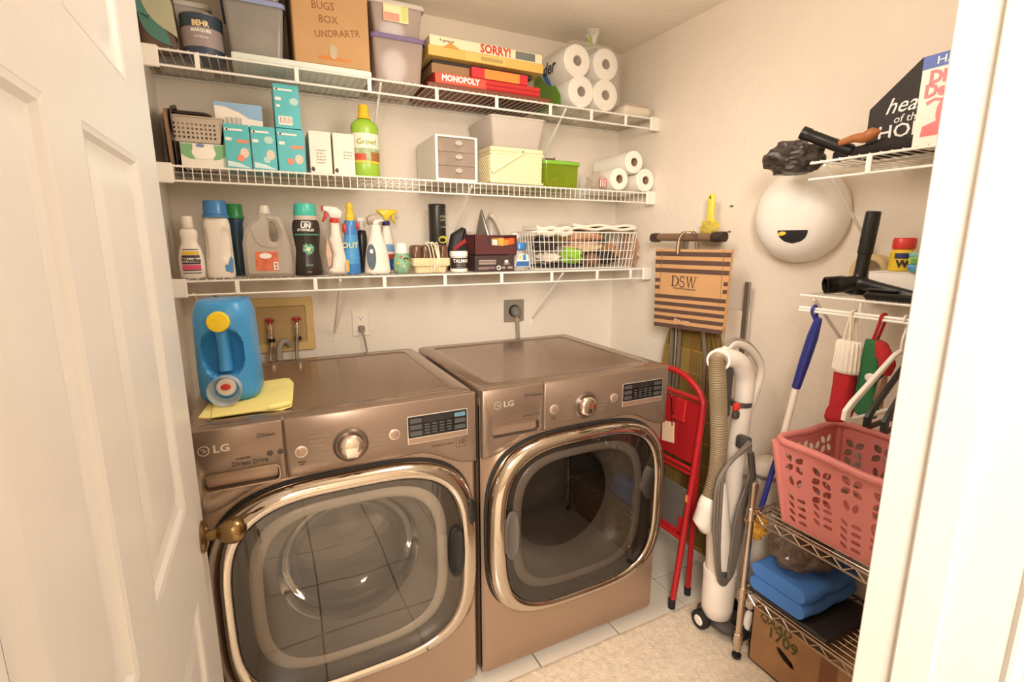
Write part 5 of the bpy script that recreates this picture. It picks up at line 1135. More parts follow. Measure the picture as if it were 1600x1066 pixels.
for k, (y, col, lb, rz) in enumerate(((-1.580, PWHITE, 'white plastic hanger, nearest to green stocking', .0), (-1.612, BLACK, 'black plastic hanger next to first white hanger', .08), (-1.640, BLACK, 'second black hanger, before last white one', .12), (-1.672, PWHITE, 'white plastic hanger last along the rod', .09))):
    t = thing('clothes_hanger', lb, 'hanger', (RX, y, RZ), rz, 'hangers on the rod')
    q = MB(); q.tube(smoothpts([(-.008, 0, -.004), (-.005, 0, .0075), (.005, 0, .0085), (.011, 0, -.004), (.008, 0, -.03), (.0, 0, -.05), (0, 0, -.085)], 5), .0032, 8); q.build('hanger_hook', col, t)
    q = MB(); top = -.085; o = [(-.0, top+.008), (.03, top-.002), (.19, top-.105), (.212, top-.125), (.213, top-.148), (.19, top-.158), (0, top-.158), (-.19, top-.158), (-.213, top-.148), (-.212, top-.125), (-.19, top-.105), (-.03, top-.002)]
    hh = offset(o[::-1] if area2(o) < 0 else o, .0095); hh = [(a*.94, b) for a, b in hh]
    q.plate(o, [hh], 'xz', -.005, .005, .002); q.build('hanger_frame', col, t, 40)
# ---- ironing board hung on the wall
WALLX = XR
t = thing('ironing_board', 'ironing board with olive plaid cover hung upright on right wall', 'ironing board', (2.33, -.665, 0), -PI/2)
# local: x toward camera, z up, -y into the room
PL = bpy.data.materials.new('plaid_cover'); PL.use_nodes = True; nt = PL.node_tree; N = nt.nodes; L = nt.links; b = N['Principled BSDF']; b.inputs['Roughness'].default_value = .9
tc = N.new('ShaderNodeTexCoord'); sp = N.new('ShaderNodeSeparateXYZ'); L.new(tc.outputs['Object'], sp.inputs[0])
def band(sock, freq, duty):
    m1 = N.new('ShaderNodeMath'); m1.operation = 'MULTIPLY'; m1.inputs[1].default_value = freq; L.new(sock, m1.inputs[0])
    m2 = N.new('ShaderNodeMath'); m2.operation = 'FRACT'; L.new(m1.outputs[0], m2.inputs[0])
    m3 = N.new('ShaderNodeMath'); m3.operation = 'LESS_THAN'; m3.inputs[1].default_value = duty; L.new(m2.outputs[0], m3.inputs[0]); return m3.outputs[0]
prev = None
for sock, fr, du, c in ((sp.outputs[0], 9, .45, '#6f5a2e'), (sp.outputs[2], 5, .4, '#7f6427'), (sp.outputs[0], 18, .08, '#3f3a22'), (sp.outputs[2], 10, .06, '#b08a3c'), (sp.outputs[0], 4.5, .1, '#8a5a2c')):
    mx = N.new('ShaderNodeMix'); mx.data_type = 'RGBA'; fm = N.new('ShaderNodeMath'); fm.operation = 'MULTIPLY'; fm.inputs[1].default_value = .7
    L.new(band(sock, fr, du), fm.inputs[0]); L.new(fm.outputs[0], mx.inputs[0])
    if prev is None: mx.inputs[6].default_value = (*lin('#8d7436'), 1)
    else: L.new(prev, mx.inputs[6])
    mx.inputs[7].default_value = (*lin(c), 1); prev = mx.outputs[2]
L.new(prev, b.inputs['Base Color'])
o = [(-.185, .10), (-.17, .08), (.17, .08), (.185, .10), (.19, .5), (.19, .85), (.165, 1.0), (.12, 1.14), (.06, 1.28), (.0, 1.33), (-.06, 1.28), (-.12, 1.14), (-.165, 1.0), (-.19, .85), (-.19, .5)]
MB().plate(o, (), 'xz', -.012, .014, .006).build('board_cover', PL, t, 40)
q = MB(); oi = offset(o, .018); q.tube([(a, -.016, c) for a, c in oi]+[(oi[0][0], -.016, oi[0][1])], .006, 6); q.build('cover_hem', PL, t)
LEGM = M('leg_grey_metal', '#a59a8c', .35, .7)
for x in (-.095, -.05): MB().tube([(x, -.030, .82), (x, -.030, 1.30), (x*.6-.01, -.04, 1.42), (x*.5, -.05, 1.485)], .0085, 8).build('leg', LEGM, t)
MB().tube(smoothpts([(-.068, -.034, 1.1), (-.068, -.034, .83), (-.072, -.037, .79), (-.082, -.037, .79), (-.084, -.034, .82)], 4), .004, 6).build('leg_hook', LEGM, t)
MB().tube([(.11, -.028, .25), (.10, -.028, 1.0), (.03, -.036, 1.40)], .0085, 8).build('leg', LEGM, t)
ft = MB().tube([(-.225, -.055, 1.497), (.165, -.055, 1.492)], .017, 14).build('foot_bar', pm('bar_brown', '#7d6148', .4), t)
for x0, x1 in ((-.235, -.19), (.115, .175)): MB().lathe([(.012, x0), (.0205, x0+.004), (.0215, x0+.02), (.0205, x1)], (0, -.055, 1.4945), 16, axis='x').build('foot_cap', pm('cap_darkbrown', '#3a2c25', .4), ft)
q = MB(); q.box((.02, .02, 1.50), (.12, .07, .03), .006); q.build('wall_hook', pm('hook_tan', '#c9b08a', .4), t)
t = thing('padded_board', 'folded white padded panel wedged between ironing board and wall', 'panel', (2.366, -.80, 0), -PI/2)
q = MB(); q.plate([(-.085, .0), (.10, .0), (.10, 1.2), (.0, 1.2), (-.065, 1.15), (-.03, .9), (-.075, .55)], (), 'xz', -.012, .016, .005); q.build('panel_cover', pm('panel_cream', '#e9dac3', .7), t)
q = MB(); q.b2((.012, -.0145, .02), (.016, -.0115, 1.17)); q.build('panel_seam', pm('panel_tan', '#c9b497', .7), t)  # narrow strip in a darker tan than the panel cover
t = thing('metal_pole', 'flat grey metal rail standing against wall behind striped bag', 'rail', (2.350, -.905, 0), 0)
MB().box((0, 0, .66), (.010, .024, 1.32), .002).build('rail_bar', M('rail_grey', '#847a70', .4, .6), t)
# ---- striped paper bag
t = thing('striped_bag', 'brown paper shopping bag with dark stripes hanging before ironing board', 'bag', (2.235, -.715, 1.10), -PI/2)
KR = pm('kraft_paper', '#c99a68', .75, var=.04); DK = pm('stripe_umber', '#5a423a', .7)
wb_, hb_, db_ = .405, .345, .020
def bagx(z): return lerp(-.187, -.206, z/hb_), lerp(.192, .202, z/hb_)
R = []
for z in (0, .012, .03, .1, .2, .3, hb_):
    a, c = bagx(z); e = .012*max(0, 1-z/.02); dd_ = db_*(1-.45*z/hb_); tl = .018*(z/hb_)
    R.append([(u, v, w) for u, v, w in [(a+e, -dd_/2, z), (a+e, dd_/2, z), (c-e, dd_/2, z+.02*(1-z/hb_)), (c-e, -dd_/2, z+.02*(1-z/hb_))]])
MB().loft(R, True, False).build('bag_paper', KR, t, 0)
def stripe(z0, z1, a0=None, c0=None):
    a, c = bagx(z0); a1, c1 = bagx(z1); y = lambda z: -db_*(1-.45*z/hb_)/2-.0008
    tl = lambda z, f: z+.02*(1-z/hb_)*f
    if a0 is not None: a = a1 = a0
    if c0 is not None: c = c1 = c0
    A_, C_ = bagx((z0+z1)/2); fa = (a-A_)/(C_-A_); fc = (c-A_)/(C_-A_)
    q = MB(); q.loft([[(a, y(z0)+k, tl(z0, fa)), (c, y(z0)+k, tl(z0, fc)), (c1, y(z1)+k, tl(z1, fc)), (a1, y(z1)+k, tl(z1, fa))] for k in (0, .001)]); q.build('bag_stripe', DK, t)
st = hb_/20.5
stripe(0, .018)
for k in range(4): stripe(.034+k*.0318, .034+k*.0318+.0165)
for k in range(2):
    stripe(.168+k*.0318, .168+k*.0318+.0165, None, -.168); stripe(.168+k*.0318, .168+k*.0318+.0165, .178, None)
for k in range(3): stripe(.243+k*.036, .243+k*.036+.019)
# serif letters D S W built as outlines
fy = lambda z: -db_*(1-.45*z/hb_)/2-.0008
q = MB(); bz_ = .187; H_ = .046
def stem(x, w, z0, z1, dx=0): q.plate([(x, z0), (x+w, z0), (x+w+dx, z1), (x+dx, z1)], (), 'xz', fy(.2)-.0006, fy(.2)+.002)
x = -.098; stem(x+.005, .007, bz_, bz_+H_); stem(x, .017, bz_, bz_+.002); stem(x, .017, bz_+H_-.002, bz_+H_)
D_o = [(x+.012, bz_)]+[(x+.016+.029*math.sin(a), bz_+H_/2-H_/2*math.cos(a)) for a in [PI*i/14 for i in range(15)]]+[(x+.012, bz_+H_)]
D_i = [(x+.0121, bz_+.0025)]+[(x+.015+.0225*math.sin(a), bz_+H_/2-(H_/2-.0025)*math.cos(a)) for a in [PI*i/14 for i in range(15)]]+[(x+.0121, bz_+H_-.0025)]
q.plate(D_o, [D_i], 'xz', fy(.2)-.0006, fy(.2)+.002)
sx0 = -.035; cpts = []
for i in range(29):
    f = i/28
    if f < .5: a = math.radians(40+230*f*2); cpts.append((sx0+.012*math.cos(a)+.0, bz_+H_*.745+.0115*math.sin(a)))
    else: a = math.radians(90-230*(f-.5)*2); cpts.append((sx0+.013*math.cos(a), bz_+H_*.26+.012*math.sin(a)))
q.tube([(a, fy(.2)-.0002, b_) for a, b_ in cpts], .0024, 6); stem(sx0+.009, .0018, bz_+H_-.014, bz_+H_-.002); stem(sx0-.0135, .0018, bz_+.002, bz_+.014)
x = -.012
for dx0, wid, dxx in ((0, .0065, .013), (.013, .0025, .011), (.022, .0065, .013), (.036, .0025, .013)):
    if dx0 in (0, .022): q.plate([(x+dx0+dxx, bz_), (x+dx0+dxx+.003, bz_), (x+dx0+wid, bz_+H_), (x+dx0, bz_+H_)], (), 'xz', fy(.2)-.0006, fy(.2)+.002)
    else: q.plate([(x+dx0, bz_), (x+dx0+wid, bz_), (x+dx0+wid+dxx, bz_+H_), (x+dx0+dxx, bz_+H_)], (), 'xz', fy(.2)-.0007, fy(.2)+.002)
for sx in (-.003, .018, .044): stem(x+sx, .014, bz_+H_-.0018, bz_+H_)
q.build('logo_lettering', DK, t, 0)
text('DESIGNER SHOE WAREHOUSE', .0075, DK, t, (-.02, fy(.178)-.0006, .180), sx=1.2)
text('dsw.com', .025, pm('print_rose', '#e8bfa0', .6), t, (-.02, fy(.045)-.002, .044), bold=.0002); text('shoelover', .011, DK, t, (-.02, fy(.025)-.002, .027), shear=.3)
q = MB()
for dx in (-.075, -.058): q.tube(smoothpts([(dx, -.012, hb_-.02), (dx+.006, -.014, hb_+.04), (dx+.028, -.01, hb_+.070), (dx+.06, .0, hb_+.072), (dx+.07, .012, hb_+.05), (dx+.085, .015, hb_-.02)], 5), .0022, 6)
q.build('bag_handle', DK, t)
q = MB(); q.tube(smoothpts([(-.066, -.0135, hb_-.02), (-.06, -.016, hb_+.04), (-.032, -.012, hb_+.072), (0, -.002, hb_+.074)], 5), .0022, 6); q.build('string_handle', pm('string_yellow', '#e0c987', .8), t)
for x0 in (-.165, .168):
    q = MB(); a_ = x0; q.b2((a_-.0006, fy(.2)-.0006, .02), (a_+.0006, fy(.3)+.001, hb_-.004)); q.build('bag_crease', pm('crease_brown', '#8a6746', .7), t)
# brush hung behind
t = thing('yellow_brush', 'yellow handled brush hung above the brown bar on right wall', 'brush', (2.315, -.725, 1.535), 0)
YB_ = pm('brush_yellow', '#e8cf4c', .4)
q = MB(); q.puff([(-.016, .125), (-.010, .132), (.010, .132), (.016, .125), (.014, .07), (.018, .02), (-.018, .02), (-.014, .07)], .018, 'yz', 0, 3, .006); q.build('brush_handle', YB_, t, 60)
q = MB(); q.blob((0, 0, 0), (.014, .045, .028), 17, .5, 3, 4); q.build('brush_bristles', pm('bristle_yellow', '#cdb64a', .9, bump=1, bscale=200), t)
q = MB(); q.plate(sellipse(.004, .006, 2, 12, 0, .118), (), 'yz', -.0096, -.008); q.build('hang_hole', BLACK, t)
for k, (u, v) in enumerate(((1145, 322), (1141, 362))):
    p = at(u, v, 'x', XR); t = thing('wall_screw', ('upper' if k == 0 else 'lower')+' small screw in right wall near the yellow brush', 'screw', (XR-.0005, p.y, p.z), 0, 'screws in the right wall')
    q = MB(); q.lathe([(.004, 0), (.004, -.003), (.0025, -.004), (.0025, -.010), (.004, -.012), (.001, -.014)], n=10, axis='x'); q.build('screw_body', M('screw_metal', '#7a7066', .4, .8), t)
# ---- red step ladder
t = thing('step_ladder', 'folded red step ladder standing between dryer and vacuum', 'ladder', (2.03, -.732, 0), 0)
RL = pm('ladder_red', '#b01f24', .32); hw = .205
def lx(z): return .0+.098*z/.95
rail = smoothpts([(lx(0), -hw, .0), (lx(.4), -hw-.004, .4), (lx(.8), -hw-.006, .80), (lx(.89), -hw+.012, .885), (lx(.93), -hw+.07, .93), (lx(.955), -.06, .955), (lx(.955), .06, .955), (lx(.93), hw-.07, .93), (lx(.89), hw-.012, .885), (lx(.8), hw+.006, .80), (lx(.4), hw+.004, .4), (lx(0), hw, .0)], 6)
q = MB(); rr_ = [(p.x, p.y, max(p.z, .03)) for p in rail]; q.tube(rr_, .0125, 12); q.build('front_frame', RL, t, 60)
for s_ in (-1, 1):
    MB().lathe([(.0145, 0), (.0145, .04), (.0125, .042)], (0, s_*hw, 0), 14).build('rubber_foot', BLACKM, t)
    MB().lathe([(.0135, 0), (.0135, .035), (.012, .037)], (.118, s_*(hw-.03), 0), 14).build('rubber_foot', BLACKM, t)
    MB().tube([(.118, s_*(hw-.03), .03), (.118, s_*(hw-.03), .84)], .0115, 10).build('rear_leg', RL, t)
MB().tube([(lx(.87), -hw, .872), (lx(.87), hw, .872)], .0095, 10).build('cross_bar', RL, t)
q = MB(); q.T = Matrix.Rotation(math.atan(.098/.95), 4, 'Y'); q.plate(rrect(2*hw-.03, .245, .006, 3, 0, .735), (), 'yz', .008, .016, .002); q.build('top_step', pm('step_red', '#9e1c20', .4), t)
q = MB(); q.T = Matrix.Rotation(math.atan(.098/.95), 4, 'Y'); q.b2((-.004, -.125, .77), (.008, -.07, .855), .003); q.b2((-.006, -.13, .765), (.006, -.06, .777), .003); q.build('latch_bracket', RL, t)
q = MB(); q.T = Matrix.Rotation(math.atan(.098/.95), 4, 'Y'); q.box((.005, -.045, .70), (.003, .068, .085), .0006, (math.radians(-9), 0, 0)); q.build('paper_label', pm('ladder_label', '#e6c7a2', .6), t)
MB().tube([(lx(.87)-.004, -.04, .855), (lx(.75)-.004, -.07, .73)], .0028, 6).build('brace_wire', CHROME, t)
for z, r in ((.592, .0085), (.572, .006), (.30, .008)): MB().tube([(lx(z), -hw, z), (lx(z), hw, z)], r, 8).build('cross_bar', RL, t)
q = MB(); q.T = Matrix.Rotation(math.atan(.098/.95), 4, 'Y'); q.plate(rrect(2*hw-.05, .20, .004, 2, 0, .40), (), 'yz', .012, .018, .002); q.build('lower_step', pm('step_grey', '#5d554c', .7, bump=.4, bscale=120), t)
q = MB(); q.T = Matrix.Rotation(math.atan(.098/.95), 4, 'Y'); q.b2((.004, -hw+.012, .30), (.026, hw-.012, .325), .003); q.b2((.004, -hw+.012, .29), (.02, -hw+.04, .38), .003); q.build('step_frame', RL, t)
q = MB(); q.T = Matrix.Rotation(math.atan(.098/.95), 4, 'Y'); q.box((-.0128, -hw-.002, .48), (.001, .012, .03)); q.build('rail_sticker', pm('sticker_orange', '#d98a45', .5), t)
# ---- upright vacuum
t = thing('upright_vacuum', 'white upright vacuum with brown hose and looped grey cord', 'vacuum cleaner', (2.10, -1.10, .016), 0)
O = Vector((2.10, -1.10, .016)); yv = -1.10
def av(u, v, y=yv): return at(u, v, 'y', y)-O
VW = pm('vacuum_white', '#ece0d2', .35); VG = pm('vacuum_grey', '#8d8276', .4); VC = pm('vacuum_charcoal', '#4a443f', .45)
q = MB(); q.loft([[(a, b, z) for a, b in rrect(.13-2*i, .17-2*i, .04, 5, .02, -.005)] for i, z in ((.006, .022), (0, .028), (0, .045), (.012, .055))]); q.build('base_plate', VC, t)
for x, y in ((-.062, .02), (.10, .02), (.02, -.085)):
    wh = MB().lathe([(.012, -.014), (.034, -.014), (.036, -.008), (.036, .008), (.034, .014), (.012, .014)], (x, y, .0365), 24, axis='x').build('wheel', BLACKM, t)
    MB().lathe([(.001, -.0155), (.016, -.0155), (.020, -.014)], (x, y, .0365), 18, axis='x', cap1=False).build('wheel_hub', PWHITE, wh)
q = MB(); q.lathe([(.040, .05), (.054, .062), (.058, .10), (.058, .225), (.052, .245)], (-.005, -.0, 0), 28); q.build('lower_body', VW, t, 50)
MB().lathe([(.0585, .225), (.060, .227), (.060, .250), (.055, .252)], (-.005, 0, 0), 28).build('body_band', pm('vacuum_cream', '#f0e6d6', .4), t)
q = MB(); q.tube([(-.012, 0, .24), (-.03, .0, .40), (-.046, .0, .52), (-.03, .01, .60)], [.047, .043, .036, .02], 20); q.build('upper_body', VW, t, 60)
q = MB(); q.tube([(.052, -.06, .175), (.085, -.085, .135)], [.034, .034], 20); q.build('side_inlet', VW, t, 50)
q = MB(); q.box((.055, -.10, .075), (.05, .035, .07), .008, (0, .5, 0)); q.build('side_bracket', PWHITE, t)
q = MB(); q.box((.10, -.075, .075), (.05, .03, .11), .01, (0, -.35, 0)); q.build('side_lever', VC, t)
HS = pm('hose_taupe', '#8f7b5f', .45)
e0 = av(1122, 566, -1.10)
hp = smoothpts([e0+Vector((.012, .012, .004)), e0+Vector((-.002, .001, -.006)), av(1122, 612), av(1123, 650), av(1123, 700), av(1119, 742), av(1108, 782)], 26)
q = MB(); q.tube(hp, [.0265+.0022*math.cos(i*PI) for i in range(len(hp))], 18); q.build('hose', HS, t, 70)
c0, c1 = av(1110, 778), av(1098, 812); dd_ = (c1-c0).normalized(); 
q = MB(); q.tube([c0, c0.lerp(c1, .15), c0.lerp(c1, .5), c0.lerp(c1, .52), c1, c1+Vector((.02, .0, -.03)), c1+Vector((.06, .01, -.05))], [.031, .0335, .0345, .033, .034, .03, .02], 20); q.build('hose_cuff', VW, t, 75)
q = MB(); q.tube(smoothpts([e0+Vector((.012, .012, .006)), e0+Vector((.035, .02, .010)), av(1152, 564, -1.085), av(1163, 588, -1.08), av(1162, 620, -1.08), av(1158, 655, -1.08), av(1153, 690, -1.08)], 6), [.029]*5+[.032]*8+[.034]*9+[.033]*15, 20); q.build('elbow_pipe', VW, t, 60)
q = MB(); d0 = Vector((-.75, -.62, .15)).normalized()
u_ = d0.orthogonal().normalized(); v_ = d0.cross(u_); cc = e0+Vector((.006, .004, .004))
q.tube([cc+(u_*math.cos(2*PI*i/24)+v_*math.sin(2*PI*i/24))*.034 for i in range(25)], .005, 8); q.build('hose_ring', VW, t)
p = av(1158, 630, -1.08); q = MB(); q.tube([p+Vector((.0, 0, .008)), p+Vector((0, 0, -.008))], .0368, 20); q.build('pipe_band', VC, t)
q = MB(); pA_, pB_ = av(1153, 690, -1.08), av(1147, 740, -1.08); q.tube([pA_, pB_, Vector((.06, .02, .45)), Vector((.03, .015, .25))], [.034, .031, .03, .03], 18); q.build('telescopic_pipe', VW, t, 50)
lp = smoothpts([av(1126, 560, -1.09), av(1132, 548, -1.08), av(1147, 536, -1.07), av(1168, 543, -1.06), av(1184, 562, -1.06), av(1189, 582, -1.06), av(1181, 612, -1.06), av(1170, 642, -1.07)], 5)
q = MB(); q.tube(lp, .0145, 12); q.build('handle_loop', VW, t, 60)
q = MB(); q.tube([p+Vector((.003, 0, .009)) for p in lp[5:28]], .0105, 10); q.build('handle_grip', VG, t, 60)
q = MB(); q.box(tuple(av(1137, 562, -1.095)), (.05, .03, .035), .008, (0, .5, 0)); q.build('handle_neck', VW, t)
p = av(1148, 640, -1.115); q = MB(); q.box(tuple(p+Vector((0, -.006, .012))), (.026, .02, .03), .008, None, 2); q.build('red_latch', REDP, t); q = MB(); q.box(tuple(p+Vector((0, -.006, -.018))), (.026, .02, .03), .008, None, 2); q.build('dark_latch', VC, t)
p = av(1136, 610, -1.07); q = MB(); q.box(tuple(p), (.03, .03, .20), .012, None, 2); q.build('pipe_clip', VC, t)
p = av(1121, 843, -1.148); q = MB(); q.box(tuple(p), (.02, .016, .045), .006, None, 2); q.build('switch_housing', VC, t); q = MB(); q.box(tuple(p+Vector((0, -.007, .004))), (.014, .012, .02), .004); q.build('red_switch', REDP, t)
hk, cb = av(1168, 700, -1.155), av(1134, 905, -1.155)
q = MB(); q.box(tuple(hk+Vector((.004, .02, .012))), (.03, .05, .05), .010, None, 2); q.build('upper_cord_hook', VC, t)
q = MB(); q.box(tuple(cb+Vector((.004, .03, -.006))), (.034, .06, .05), .012, None, 2); q.build('lower_cord_hook', VC, t)
for k in range(5):
    o = (k-2)*.006; wv = .012+.004*k
    a = hk+Vector((0, -.006*(k % 2)-.004, .014+o)); c = cb+Vector((0, -.006*(k % 2)-.004, -.016-o))
    L1 = av(1134-k*2, 730+k*3, -1.16); L2 = av(1126-k*2.5+(k%2)*2, 800, -1.165); L3 = av(1124-k*1.5, 872, -1.165)
    R1 = av(1176-k*1.5, 745, -1.155); R2 = av(1166-k*3.5, 800, -1.155); R3 = av(1151-k*2.5, 872, -1.155)
    c1_, c2_ = av(1128-k, 902+k*2, -1.16), av(1142-k*1.5, 902+k*2, -1.158)
    pts = smoothpts([a, L1+Vector((.0, -.004*(k % 2), 0)), L2, L3, c1_, c2_, R3, R2, R1, a], 6)
    MB().tube(pts, .0052, 8).build('cord_loop', pm('cord_greybrown', '#746a60', .5), t, 60)
q = MB(); q.tube([av(1173, 708, -1.16), av(1176, 745, -1.16), av(1160, 790, -1.16)], .012, 10); q.build('cord_bundle', VC, t)
p = av(1168, 757, -1.10); q = MB(); q.lathe([(.02, -.045), (.036, -.035), (.04, .0), (.03, .025), (.001, .036)], tuple(p), 24); q.build('grey_knob', VG, t, 60)
t = thing('white_tub', 'white round tub with grey rim standing behind vacuum and cart', 'tub', (2.325, -1.085, .016), 0)
q = MB(); q.lathe([(.045, 0), (.05, .004), (.058, .57), (.06, .59), (.05, .63), (.025, .645), (.001, .648)], n=32); q.build('tub_body', VW, t, 50)
MB().lathe([(.0615, .575), (.0625, .577), (.0625, .587), (.0605, .59)], n=32, cap0=False, cap1=False).build('tub_rim', VG, t)
# ---- chrome wire cart
t = thing('wire_cart', 'chrome wire shelf cart against right wall carrying a pink basket', 'cart', (2.205, -1.54, .016), 0)
cw, cl = .32, .60; CR = M('cart_chrome', '#d8c8b8', .18, 1, var=.03)
for sx in (-1, 1):
    for sy in (-1, 1):
        p = MB().lathe([(.0115, .03), (.0115, .665), (.009, .672), (.001, .673)], (sx*cw/2, sy*cl/2, 0), 16).build('post', CR, t)
        MB().lathe([(.012, 0), (.016, .002), (.016, .012), (.007, .014), (.007, .032)], (sx*cw/2, sy*cl/2, 0), 14).build('levelling_foot', BLACK, p)
        for z in (.57, .27, .085): MB().lathe([(.0165, -.028), (.0145, .012), (.0125, .014)], (sx*cw/2, sy*cl/2, z), 16, cap0=True).build('collar', CR, p)
for z, deck in ((.57, True), (.27, True)):
    for zz_ in (0, -.026): 
        q = MB(); q.tube([(-cw/2, -cl/2, z+zz_), (cw/2, -cl/2, z+zz_), (cw/2, cl/2, z+zz_), (-cw/2, cl/2, z+zz_), (-cw/2, -cl/2, z+zz_)], .0032, 8); q.build('shelf_rim', CR, t)
    q = MB(); n = 9
    for sx in (-1, 1):
        pts = [(sx*cw/2, lerp(-cl/2+.02, cl/2-.02, i/(2*n)), z if i % 2 == 0 else z-.026) for i in range(2*n+1)]; q.tube(pts, .0024, 6)
    for sy in (-1, 1):
        pts = [(lerp(-cw/2+.02, cw/2-.02, i/10), sy*cl/2, z if i % 2 == 0 else z-.026) for i in range(11)]; q.tube(pts, .0024, 6)
    q.build('truss_wire', CR, t, kind='stuff')
    q = MB()
    for i in range(13): x = -cw/2+.012+i*(cw-.024)/12; q.tube([(x, -cl/2, z+.003), (x, cl/2, z+.003)], .002, 6)
    for i in range(3): y = -cl/4+i*cl/4; q.tube([(-cw/2, y, z-.001), (cw/2, y, z-.001)], .003, 6)
    q.build('deck_wires', CR, t, kind='stuff')
# ---- pink laundry basket
PK = pm('basket_pink', '#dd8680', .42, sss=.05, var=.03)
t = thing('laundry_basket', 'pink plastic laundry basket with petal cutouts on chrome cart', 'laundry basket', (2.2025, -1.576, .5945), 0)
tw, tl, bw, bl, bh = .325, .55, .255, .485, .272
def leaf(cx, cz, L, W, ang):
    pts = []
    for i in range(7): pts.append((lerp(-L/2, L/2, i/6), W/2*math.sin(PI*(i/6))**.7))
    for i in range(1, 6): pts.append((lerp(L/2, -L/2, i/6), -W/2*math.sin(PI*(i/6))**.7))
    c, s = math.cos(ang), math.sin(ang); return [(cx+a*c-b*s, cz+a*s+b*c) for a, b in pts]
def motif(cx, cz, kind, k=1):
    r = .0155*k
    if kind == 0: return [leaf(cx+sx*r, cz+sz*r, .033*k, .021*k, (PI/4 if sx*sz > 0 else -PI/4)) for sx in (-1, 1) for sz in (-1, 1)]
    if kind == 1: return [leaf(cx+sx*r*.8, cz, .034*k, .016*k, PI/2-sx*.25) for sx in (-1, 1)]
    return [rrect(.026*k, .013*k, .006*k, 3, cx+r*1.05, cz), leaf(cx-r*1.05, cz, .028*k, .013*k, -PI/4)]
def wall(width_t, width_b, org, rotz, cols, nm):
    # trapezoid panel in local xz, leaning outward toward the top
    lean = ((tl-bl)/2 if width_t == tw else (tw-bw)/2)
    T0 = Matrix.Translation(org) @ Matrix.Rotation(rotz, 4, 'Z') @ Matrix.Rotation(math.atan2(lean, bh), 4, 'X')
    hh = math.hypot(bh, lean); o = [(-width_b/2, 0), (width_b/2, 0), (width_t/2, hh), (-width_t/2, hh)]
    holes = []
    for c in range(cols):
        x = lerp(-width_b/2+.052, width_b/2-.052, c/(cols-1)); kinds = ((0, .245-.02), (1, .185), (0, .13)) if c % 2 else ((1, .235), (0, .185), (1, .14))
        fx = lambda z: x*(1+(width_t/width_b-1)*z/hh)
        for kd, z in ((0, .215), (0 if c % 2 else 1, .155)): holes += motif(fx(z), z-(.012 if c % 2 else 0), kd)
        for z in (.105, .080, .055, .030): 
            if not (c % 2 and z < .04): holes += motif(fx(z), z-(.0 if c % 2 else .006), 2)
    q = MB(); q.T = T0; q.plate(o, holes, 'xz', -.0015, .0015); q.build(nm, PK, t, 30)
wall(tl, bl, (-bw/2, 0, 0), -PI/2, 6, 'basket_side'); wall(tl, bl, (bw/2, 0, 0), PI/2, 6, 'basket_side')
wall(tw, bw, (0, bl/2, 0), PI, 4, 'basket_end'); wall(tw, bw, (0, -bl/2, 0), 0, 4, 'basket_end')
q = MB()
for sx in (-1, 1):
    for sy in (-1, 1): q.tube([(sx*(bw/2-.003), sy*(bl/2-.003), .004), (sx*(tw/2-.003), sy*(tl/2-.003), bh-.004)], [.010, .016], 10)
q.build('basket_corners', PK, t, 60, kind='stuff')
q = MB(); o = rrect(tw+.006, tl+.006, .045, 6); zc_ = lambda a, b: bh+.002-.010*math.exp(-(b/.09)**2)*(abs(a) > tw*.4)-.006*math.exp(-(a/.06)**2)*(abs(b) > tl*.4)
fine = []
for i in range(len(o)):
    a, b = Vector(o[i]), Vector(o[(i+1) % len(o)]); n = max(1, int((b-a).length/.03))
    fine += [tuple(a.lerp(b, k/n)) for k in range(n)]
pts = [(a, b, zc_(a, b)) for a, b in fine]; q.tube(pts+[pts[0]], .0115, 10, False); q.build('basket_rim', PK, t, 60)
MB().b2((-bw/2, -bl/2, 0), (bw/2, bl/2, .004), .001).build('basket_floor', PK, t)
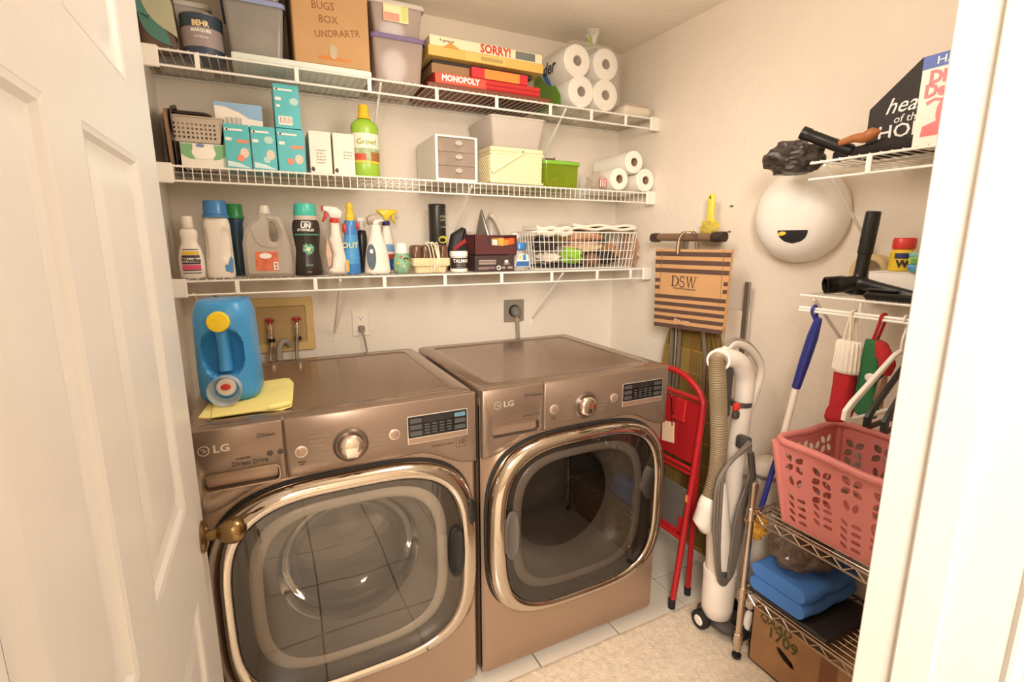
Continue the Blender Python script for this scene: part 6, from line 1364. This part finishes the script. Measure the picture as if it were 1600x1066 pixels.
# ---- lower cart shelf
zl = .2915
t = thing('black_mat', 'thin black mat folded under blue towel on cart shelf', 'mat', (2.175, -1.392, zl), 0)
q = MB(); nx = 14; R = []
for i in range(nx+1):
    y = lerp(.135, -.13, i/nx); R.append([(a, y, b+.009+.002*math.sin(i*1.3)) for a, b in rrect(.245, .014, .006, 3)])
q.loft(R); q.build('mat_sheet', pm('mat_black', '#2a221e', .55), t, 60)
fold('blue_towel', 'folded blue towel under plastic bag on lower cart shelf', (2.19, -1.352, zl+.020), .275, .205, .10, '#4a80cc', 0, 2, 'towel', 'linens on the cart')
t = thing('clear_bag', 'dark crumpled plastic bag sitting on the blue towel', 'plastic bag', (2.175, -1.345, zl+.122), 0)
q = MB(); q.blob((0, 0, .062), (.118, .088, .066), 41, .22, 4, 2.2, .92); q.build('bag_film', MT('smoky_film', '#7a6658', .62, .12), t, 10)
q = MB(); q.blob((.0, 0, .05), (.075, .05, .040), 42, .15, 3); q.build('bag_contents', pm('bag_brownish', '#5d4a3e', .7), t)
t = thing('shipping_box', 'torn brown cardboard box with green marker writing under cart shelf', 'box', (2.215, -1.53, .017), 0)
bx_, by_, bz_ = .27, .54, .215
q = MB(); q.b2((-bx_/2, -by_/2, 0), (bx_/2, by_/2, .004)); 
q.b2((bx_/2-.004, -by_/2, 0), (bx_/2, by_/2, bz_)); q.b2((-bx_/2, -by_/2, 0), (bx_/2, -by_/2+.004, bz_)); q.b2((-bx_/2, by_/2-.004, 0), (bx_/2, by_/2, bz_))
q.plate([(-by_/2, 0), (by_/2, 0), (by_/2, bz_), (-by_/2, bz_)], [[(.175, .125), (.165, .105), (.145, .092), (.12, .085), (.105, .090), (.115, .108), (.14, .12), (.16, .128)]], 'yz', -bx_/2, -bx_/2+.004)
q.build('box_walls', pm('ship_card', '#a07650', .85, var=.14, scale=14), t, 0)
q = MB(); q.box((-.04, .0, bz_+.006), (.19, by_-.01, .004), 0, (0, math.radians(-5), 0)); q.build('box_flap', pm('ship_card', '#a07650', .85), t)
GM = pm('marker_olive', '#4b4a24', .7)
o = text('1709', .055, GM, t, (-bx_/2-.0006, .155, .158), rot=LEFTF, bold=.0012, name='handwriting'); o = text('QAAD', .04, GM, t, (-bx_/2-.0006, .185, .195), rot=LEFTF, bold=.0008, name='handwriting', shear=.2)
q = MB(); q.b2((-bx_/2-.0008, -.02, .0), (-bx_/2-.0002, .03, bz_)); q.build('packing_tape', MT('tape_brown', '#8d5a34', .7, .15), t)
